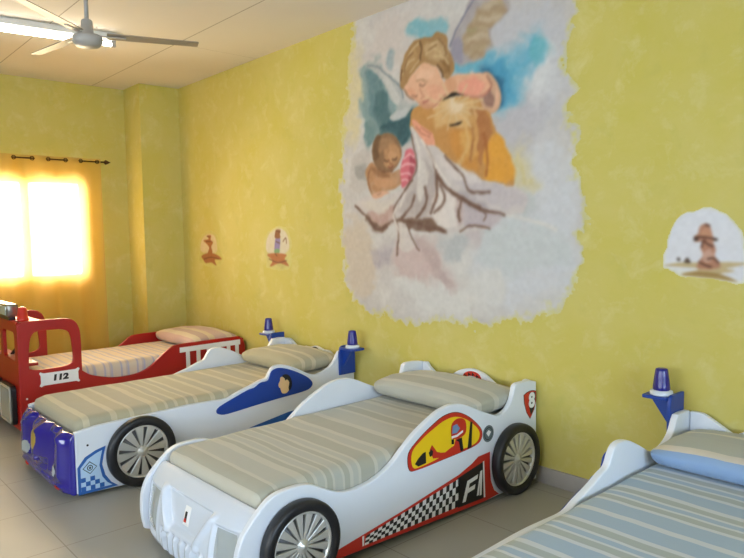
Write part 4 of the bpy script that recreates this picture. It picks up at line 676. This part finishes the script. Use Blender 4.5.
# ------------------------------------------------------------------ blue and white racing car beds
def racing_bed(xn, label, dz=0.0, ox=0.0, name='racing_car_bed'):
    root = thing(name, label, 'bed', (xn-.5, -1.1, 0), 'car shaped beds along the mural wall')
    top = smooth_pts([(-2.268, .422), (-2.15, .438), (-2.0, .444), (-1.75, .448), (-1.5, .455), (-1.34, .450), (-1.22, .448), (-1.136, .475), (-1.03, .505), (-.945, .532), (-.885, .545), (-.855, .585), (-.825, .615), (-.775, .625), (-.70, .612), (-.60, .568), (-.51, .522), (-.44, .498), (-.39, .500), (-.31, .525), (-.245, .57), (-.205, .63)], 4)
    pro = top+[(-.185, .652), (-.12, .655), (-.05, .650), (-.03, .635), (-.03, .02), (-2.0, .02), (-2.22, .03), (-2.268, .04)]
    blue = smooth_pts([(-1.312, .368), (-1.285, .402), (-1.136, .455), (-1.05, .482), (-.998, .490), (-.945, .517), (-.885, .522), (-.865, .548), (-.848, .585), (-.81, .602), (-.765, .602), (-.674, .574), (-.59, .535), (-.51, .487), (-.469, .440), (-.489, .404), (-.56, .385), (-.75, .374), (-1.0, .356), (-1.22, .338), (-1.285, .345)], 3, True)
    def wing(side):
        s = 1 if side == 'near' else -1
        X = (lambda d: d) if s == 1 else (lambda d: -1.0-d)
        def rng(a, c): return (min(X(a), X(c)), max(X(a), X(c)))
        b = B(); x0, x1 = rng(.0005, .0205)
        b.prism([[(-.198, .458), (-.2, .66+dz), (-.188, .70+dz), (-.165, .712+dz), (-.035, .712+dz), (-.035, .458)]], side_frame(x0), .02, 'blue', .004, 2)
        ep = b.build('wing_endplate', root)
        b = B(); x0, x1 = rng(.0205, .160+ox)
        fr = lambda u, v, w: bl(u, v, w)
        b.prism([rrect(x0, x1, -.198, -.075, .012)], lambda u, v, w: bl(u, v, .683+dz+w), .018, 'blue', .004, 2); b.build('wing_shelf', ep)
        b = B(); pts = [(X(.0205), .683+dz), (X(.120), .683+dz), (X(.0205), .545+dz)]
        b.prism([pts], front_frame(-.165), .022, 'blue', .003, 2); b.build('wing_bracket', ep)
        cx = X(.080+ox); fc = lambda x, y, h: bl(cx+x, -.137+y, .7015+dz+h)
        b = B(); b.lathe([(0, 0), (.056, 0), (.058, .006), (.056, .020), (.046, .026), (0, .026)], fc, 'white_plastic', 32); bb = b.build('beacon', root)
        b = B(); n = 36; prof = [(.041, .026), (.043, .032), (.041, .044), (.036, .085), (.031, .125), (.029, .136), (.021, .140), (0, .140)]
        t = bmesh.new(); rings = []
        for r, h in prof:
            if r == 0: rings.append([t.verts.new(fc(0, 0, h))]); continue
            rings.append([t.verts.new(fc(r*(1+.045*math.cos(12*2*math.pi*k/n)*(.04 < h < .14))*math.cos(2*math.pi*k/n), r*(1+.045*math.cos(12*2*math.pi*k/n)*(.04 < h < .14))*math.sin(2*math.pi*k/n), h)) for k in range(n)])
        for A, C in zip(rings, rings[1:]):
            for k in range(n):
                j = (k+1) % n
                t.faces.new((A[k], A[j], C[0])) if len(C) == 1 else t.faces.new((A[k], A[j], C[j], C[k]))
        bmesh.ops.recalc_face_normals(t, faces=t.faces[:]); b.merge(t, 'navy', True); b.build('beacon_cap', bb)
    for side, x0 in (('near', -.035), ('far', -1.0)):
        pf = pro if side == 'near' else [(y, z+.022*math.exp(-((y+.62)/.30)**4) if z > .3 else z) for y, z in pro]
        pn = side_panel(pf, x0, .035, 'white', root)
        b = B(); xx = 0 if side == 'near' else -1.016
        b.prism([blue], side_frame(xx), .010 if side == 'near' else .016, 'blue', .003, 2); fl = b.build('cockpit_panel', pn)
        if side == 'near':
            b = B(); sticker(b, [smooth_pts([(-.790, .480), (-.775, .505), (-.77, .530), (-.74, .53), (-.70, .515), (-.685, .47), (-.69, .43), (-.72, .402), (-.755, .405), (-.768, .425), (-.775, .45), (-.785, .455)], 3, True)], .010, .001, 'st_skin')
            sticker(b, [smooth_pts([(-.755, .535), (-.74, .548), (-.70, .54), (-.672, .50), (-.668, .45), (-.69, .415), (-.70, .44), (-.692, .48), (-.712, .505), (-.728, .50), (-.735, .518)], 3, True)], .011, .001, 'black')
            b.build('face_sticker', fl)
            b = B(); sticker(b, [[(-1.05, .198), (-.70, .25), (-.42, .262), (-.42, .20), (-.80, .178)]], 0, .0015, 'st_blue'); b.build('stripe_sticker', pn)
            b = B(); de = [(-2.262, .03), (-2.262, .20), (-2.215, .258), (-2.15, .288), (-2.085, .304), (-2.10, .25), (-2.112, .19), (-2.095, .12), (-2.06, .065), (-2.015, .03)]
            sticker(b, [de], 0, .0015, 'st_blue')
            di = [(-2.244, .048), (-2.244, .195), (-2.20, .243), (-2.15, .268), (-2.108, .282), (-2.12, .24), (-2.13, .19), (-2.115, .115), (-2.085, .07), (-2.055, .046)]
            sticker(b, [di], .0015, .001, 'st_lblue')
            for i in range(6):
                for k in range(3):
                    if (i+k) % 2: continue
                    ya = -2.244+.028*i; za = .048+.028*k
                    if ya+.028 > -2.11+(-.028 if k > 1 else .03): continue
                    sticker(b, [[(ya, za), (ya+.028, za), (ya+.028, za+.028), (ya, za+.028)]], .0025, .001, 'st_blue')
            dc = (-2.188, .188)
            for q, m, o in (((.055, .040), 'black', .0025), ((.048, .034), 'st_lblue', .0033)):
                sticker(b, [[(dc[0]-q[0]*.8, dc[1]), (dc[0], dc[1]+q[1]), (dc[0]+q[0]*.8, dc[1]), (dc[0], dc[1]-q[1])]], o, .0008, m)
            for r, m, o in ((.018, 'black', .0041), (.013, 'st_lblue', .0049), (.007, 'black', .0057)): sticker(b, [circ(dc[0], dc[1], r, 14)], o, .0008, m)
            sticker(b, [circ(-2.195, .33, .007, 10)], 0, .002, 'black')
            b.build('corner_sticker', pn)
        wing(side)
    hb = headboard(root, .622, .645); base_board(root, y0=-2.2)
    b = B(); b.prism([smooth_pts([(-.555, .582), (-.545, .602), (-.51, .614), (-.47, .610), (-.445, .590)], 4)+[(-.445, .58)]], front_frame(-.057), .002, 'black'); b.build('logo_patch', hb)
    wheel(root, -1.866, .226, .225, 12); wheel(root, -.40, .166, .160, 12)
    ss = lambda a, c, v: max(0, min(1, (v-a)/(c-a)))
    g = lambda v, c, w: math.exp(-((v-c)/w)**2)
    def rel(u, z):
        d = .055*g(u, 0, .12)*ss(.08, .2, z)*ss(.43, .36, z)
        for c in (-.40, .40): d += .035*g(u, c, .10)*ss(.06, .14, z)*ss(.43, .38, z)
        for c in (-.22, .22): d -= .03*g(u, c, .06)*ss(.12, .2, z)*ss(.42, .36, z)
        d += .012*math.sin(u*38)*ss(.34, .38, z)*ss(.44, .40, z)
        d += .02*ss(.10, .085, z)
        d -= .03*ss(.15, .13, abs(u))*ss(.115, .13, z)*ss(.2, .185, z)
        return d
    prof = [(-2.27, .412), (-2.285, .405), (-2.31, .375), (-2.32, .335), (-2.325, .27), (-2.33, .18), (-2.335, .10), (-2.325, .05), (-2.30, .035)]
    nose, patch, S = front_shell(prof, 'blue_plastic', rel, 'nose', root, x0=-.965, x1=-.004, pull=.45, yb=-2.27)
    patch('gold_badge', -.545, -.455, .235, .37, 'gold', .004, lambda a, e: (a-.5)**2+(e-.5)**2 < .25)
    for c in (-.82, -.18):
        patch('headlight', c-.05, c+.05, .12, .215, 'lens', .012, lambda a, e: (a-.5)**2+(e-.5)**2 < .25)
        patch('lamp', c-.022+.05, c+.022+.05, .05, .085, 'st_red', .008, lambda a, e: (a-.5)**2+(e-.5)**2 < .25)
    return root

# ------------------------------------------------------------------ red fire truck bed
def fire_truck_bed(xn):
    root = thing('fire_truck_bed', 'red fire truck bed with open cab and 112 plate under the window', 'bed', (xn-.5, -1.1, 0), 'car shaped beds along the mural wall')
    pro = [(-2.14, .03), (-2.14, .90)]+smooth_pts([(-2.14, .90), (-2.12, .925), (-2.056, .936), (-1.9, .937), (-1.745, .930), (-1.69, .905), (-1.660, .86), (-1.643, .777), (-1.642, .60)], 4)[1:]+smooth_pts([(-1.642, .47), (-1.58, .425), (-1.497, .394), (-1.39, .368), (-1.277, .361), (-1.15, .372), (-1.042, .412), (-.94, .49), (-.841, .562), (-.80, .58)], 4)+smooth_pts([(-.70, .586), (-.145, .588), (-.085, .578), (-.05, .545), (-.03, .486)], 3)+[(-.03, .03)]
    hole = smooth_pts([(-2.06, .56), (-2.052, .72), (-2.03, .815), (-1.984, .846), (-1.88, .848), (-1.789, .841), (-1.735, .805), (-1.718, .70), (-1.712, .585), (-1.735, .545), (-1.80, .528), (-1.9, .526), (-2.0, .527), (-2.045, .537)], 3, True)
    near = side_panel(pro, -.03, .03, 'red', root, [hole]); far = side_panel(pro, -1.0, .03, 'red', root, [hole])
    # plate
    b = B(); pl = [(-1.978, .503), (-1.955, .492), (-1.70, .492), (-1.679, .503), (-1.668, .495), (-1.68, .47), (-1.68, .41), (-1.668, .388), (-1.679, .380), (-1.70, .390), (-1.955, .390), (-1.978, .380), (-1.99, .388), (-1.978, .41), (-1.978, .47), (-1.99, .495)]
    sticker(b, [pl], 0, .008, 'st_white'); b.text('112', .066, lambda u, v, w: bl(.008+w, -1.828+u*1.3, .443+v), .002, 'black', shear=.12, bold=.004); b.build('number_plate', near)
    # ladder
    b = B(); sticker(b, [[(-.745, .506), (-.745, .553), (-.095, .556), (-.095, .506)]], 0, .012, 'st_white'); sticker(b, [[(-.66, .33), (-.66, .37), (-.095, .37), (-.095, .33)]], 0, .012, 'st_white')
    for yy in (-.665, -.555, -.445, -.335, -.225, -.13): sticker(b, [[(yy-.018, .35), (yy-.018, .52), (yy+.018, .52), (yy+.018, .35)]], .0, .0115, 'st_white')
    b.build('ladder', near)
    b = B(); sticker(b, [circ(-2.122, .118, .026, 20)], 0, .014, 'st_white'); b.build('bumper_stud', near)
    b = B(); sticker(b, [circ(-2.09, .30, .008, 10)], 0, .003, 'st_white'); b.build('screw_cap', near)
    # front with two windscreen openings
    fp = [(-.9695, .03), (-.9695, .93), (-.0305, .93), (-.0305, .03)]
    h1 = rrect(-.46, -.10, .61, .845, .04); h2 = rrect(-.90, -.54, .61, .845, .04)
    b = B(); b.prism([fp, h1, h2], front_frame(-2.139), .03, 'red', .005, 2); ff = b.build('cab_front', root)
    b = B(); b.prism([rrect(-.9695, -.0305, -2.108, -1.93, .01)], lambda u, v, w: bl(u, v, .905+w), .025, 'red', .004, 2); roof = b.build('cab_roof', root)
    # dashboard, steering wheel
    b = B(); b.box(-.965+OX, -.035+OX, -2.108+OY, -1.98+OY, .56, .585, 'red', .004); b.build('dashboard', root)
    b = B(); ringp = [[bl(-.68+(.095+.012*math.cos(p))*math.cos(q), -1.95+.012*math.sin(p)-.3*(.095+.012*math.cos(p))*math.sin(q), .68+(.095+.012*math.cos(p))*math.sin(q)) for p in np.linspace(0, 2*math.pi, 9)] for q in np.linspace(0, 2*math.pi, 29)]
    b.grid(ringp, 'black_plastic'); b.tube(bl(-.755, -1.95, .68), bl(-.565, -1.95, .68), .010, .010, 'black_plastic'); b.tube(bl(-.66, -1.95, .68), bl(-.66, -2.03, .58), .014, .014, 'black_plastic'); b.build('steering_wheel', root)
    # light bar and beacons on the cab front edge
    b = B(); b.box(-.76+OX, -.24+OX, -2.150+OY, -2.06+OY,   .958, 1.065, 'bar_metal', .012); lb = b.build('light_bar', root)
    b = B(); b.box(-.74+OX, -.26+OX, -2.157+OY, -2.148+OY, .975, 1.048, 'mirror', .003); b.build('light_bar_lens', lb)
    b = B(); b.box(-.74+OX, -.26+OX, -2.13+OY, -2.08+OY, .929, .956, 'black_plastic'); b.build('light_bar_foot', lb)
    for cx in (-.125, -.875):
        b = B(); b.lathe([(0, 0), (.046, 0), (.046, .02), (.041, .025), (.037, .09), (.028, .112), (0, .120)], lambda x, y, h: bl(cx+x, -2.06+y, .9305+h), 'red_plastic', 28); b.build('beacon', root)
    for x0, x1 in ((-.47, -.10), (-.90, -.53)):
        b = B(); b.prism([rrect(x0, x1, .07, .40, .04)], front_frame(-2.180), .0405, 'black_plastic', .006, 2); hl = b.build('headlight', root)
        b = B(); b.prism([rrect(x0+.01, x1-.025, .08, .39, .045), rrect(x0+.03, x1-.045, .10, .37, .03)], front_frame(-2.190), .012, 'chrome', .005, 2); b.build('headlight_rim', hl)
        b = B(); b.prism([rrect(x0+.031, x1-.046, .101, .369, .03)], front_frame(-2.1865), .006, 'mirror', .002, 2); b.build('headlight_glass', hl)
    base_board(root, 'red', -2.0)
    # foot-side wall between cab and mattress hidden below the rim
    hbp = [(-.969, .12), (-.969, .56), (-.031, .56), (-.031, .12)]
    b = B(); b.prism([hbp], front_frame(-.06), .028, 'red', .005, 2); b.build('headboard', root)
    return root

BX = {'truck': -5.32, 'blue': -3.60, 'race': -1.83, 'right': .10}
fire_truck_bed(BX['truck'])
racing_bed(BX['blue'], 'racing car bed with glossy blue nose and face sticker, beside the fire truck bed', -.014, .03)
race_car_bed(BX['race'])
racing_bed(BX['right'], 'white and blue racing car bed cut off by the right edge', .03, -.004)
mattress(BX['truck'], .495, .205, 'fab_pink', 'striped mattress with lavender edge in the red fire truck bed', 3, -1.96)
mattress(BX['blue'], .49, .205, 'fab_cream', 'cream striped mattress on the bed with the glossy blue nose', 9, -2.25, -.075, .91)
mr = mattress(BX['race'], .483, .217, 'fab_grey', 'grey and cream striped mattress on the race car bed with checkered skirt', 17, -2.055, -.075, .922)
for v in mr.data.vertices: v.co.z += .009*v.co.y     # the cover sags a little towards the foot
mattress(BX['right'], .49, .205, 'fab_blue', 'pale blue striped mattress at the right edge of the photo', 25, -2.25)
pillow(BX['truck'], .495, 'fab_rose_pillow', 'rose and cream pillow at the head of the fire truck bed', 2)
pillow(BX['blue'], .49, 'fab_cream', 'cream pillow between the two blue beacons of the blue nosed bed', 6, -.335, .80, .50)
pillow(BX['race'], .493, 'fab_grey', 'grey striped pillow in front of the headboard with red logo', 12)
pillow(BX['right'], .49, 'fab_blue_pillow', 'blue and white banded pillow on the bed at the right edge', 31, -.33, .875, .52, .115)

# ------------------------------------------------------------------ light
w = bpy.data.worlds.new('sky'); scene.world = w; w.use_nodes = True
bgn = w.node_tree.nodes['Background']; bgn.inputs[0].default_value = (.93, .97, 1, 1); bgn.inputs[1].default_value = SKY
def area(name, loc, rot, sx, sy, e, c):
    l = bpy.data.lights.new(name, 'AREA'); l.shape = 'RECTANGLE'; l.size = sx; l.size_y = sy; l.energy = e; l.color = c
    o = bpy.data.objects.new(name, l); COL.objects.link(o); o.location = loc; o.rotation_euler = rot; return o
area('daylight_left', (XW-.14, (W1[0]+W1[1])/2, (W1[2]+W1[3])/2), (R(90), 0, R(-90)), 1.19, 1.06, E_LEFT, C_LEFT)
area('daylight_right', (XR+.3, -3.4, 1.75), (R(90), 0, R(90)), 3.5, 1.5, E_RIGHT, C_RIGHT)
area('daylight_front', (-1.7, YF-.3, 1.75), (R(90), 0, R(0)), 5.7, 1.5, E_FRONT, C_FRONT)

# ------------------------------------------------------------------ camera
F, YAW, PIT, ROL = 666.92, -.8398, -.0675, -.0176
fw = Vector((math.sin(YAW)*math.cos(PIT), math.cos(YAW)*math.cos(PIT), math.sin(PIT)))
r0 = Vector((math.cos(YAW), -math.sin(YAW), 0)); u0 = r0.cross(fw)
rr = r0*math.cos(ROL)+u0*math.sin(ROL); uu = -r0*math.sin(ROL)+u0*math.cos(ROL)
cd = bpy.data.cameras.new('camera'); cam = bpy.data.objects.new('camera', cd); COL.objects.link(cam)
cd.sensor_width = 36; cd.lens = F/744*36; cd.clip_start = .02
mm = Matrix((rr, uu, -fw)).transposed().to_4x4(); mm.translation = (.5891, -3.5706, 1.6); cam.matrix_world = mm
scene.camera = cam
vs = scene.view_settings; vs.view_transform = 'Standard'; vs.look = 'None'; vs.exposure = EXPOSURE; vs.gamma = 1; vs.use_curve_mapping = False
scene.cycles.max_bounces = 10; scene.cycles.diffuse_bounces = 6; scene.cycles.transparent_max_bounces = 12
scene.cycles.use_denoising = True
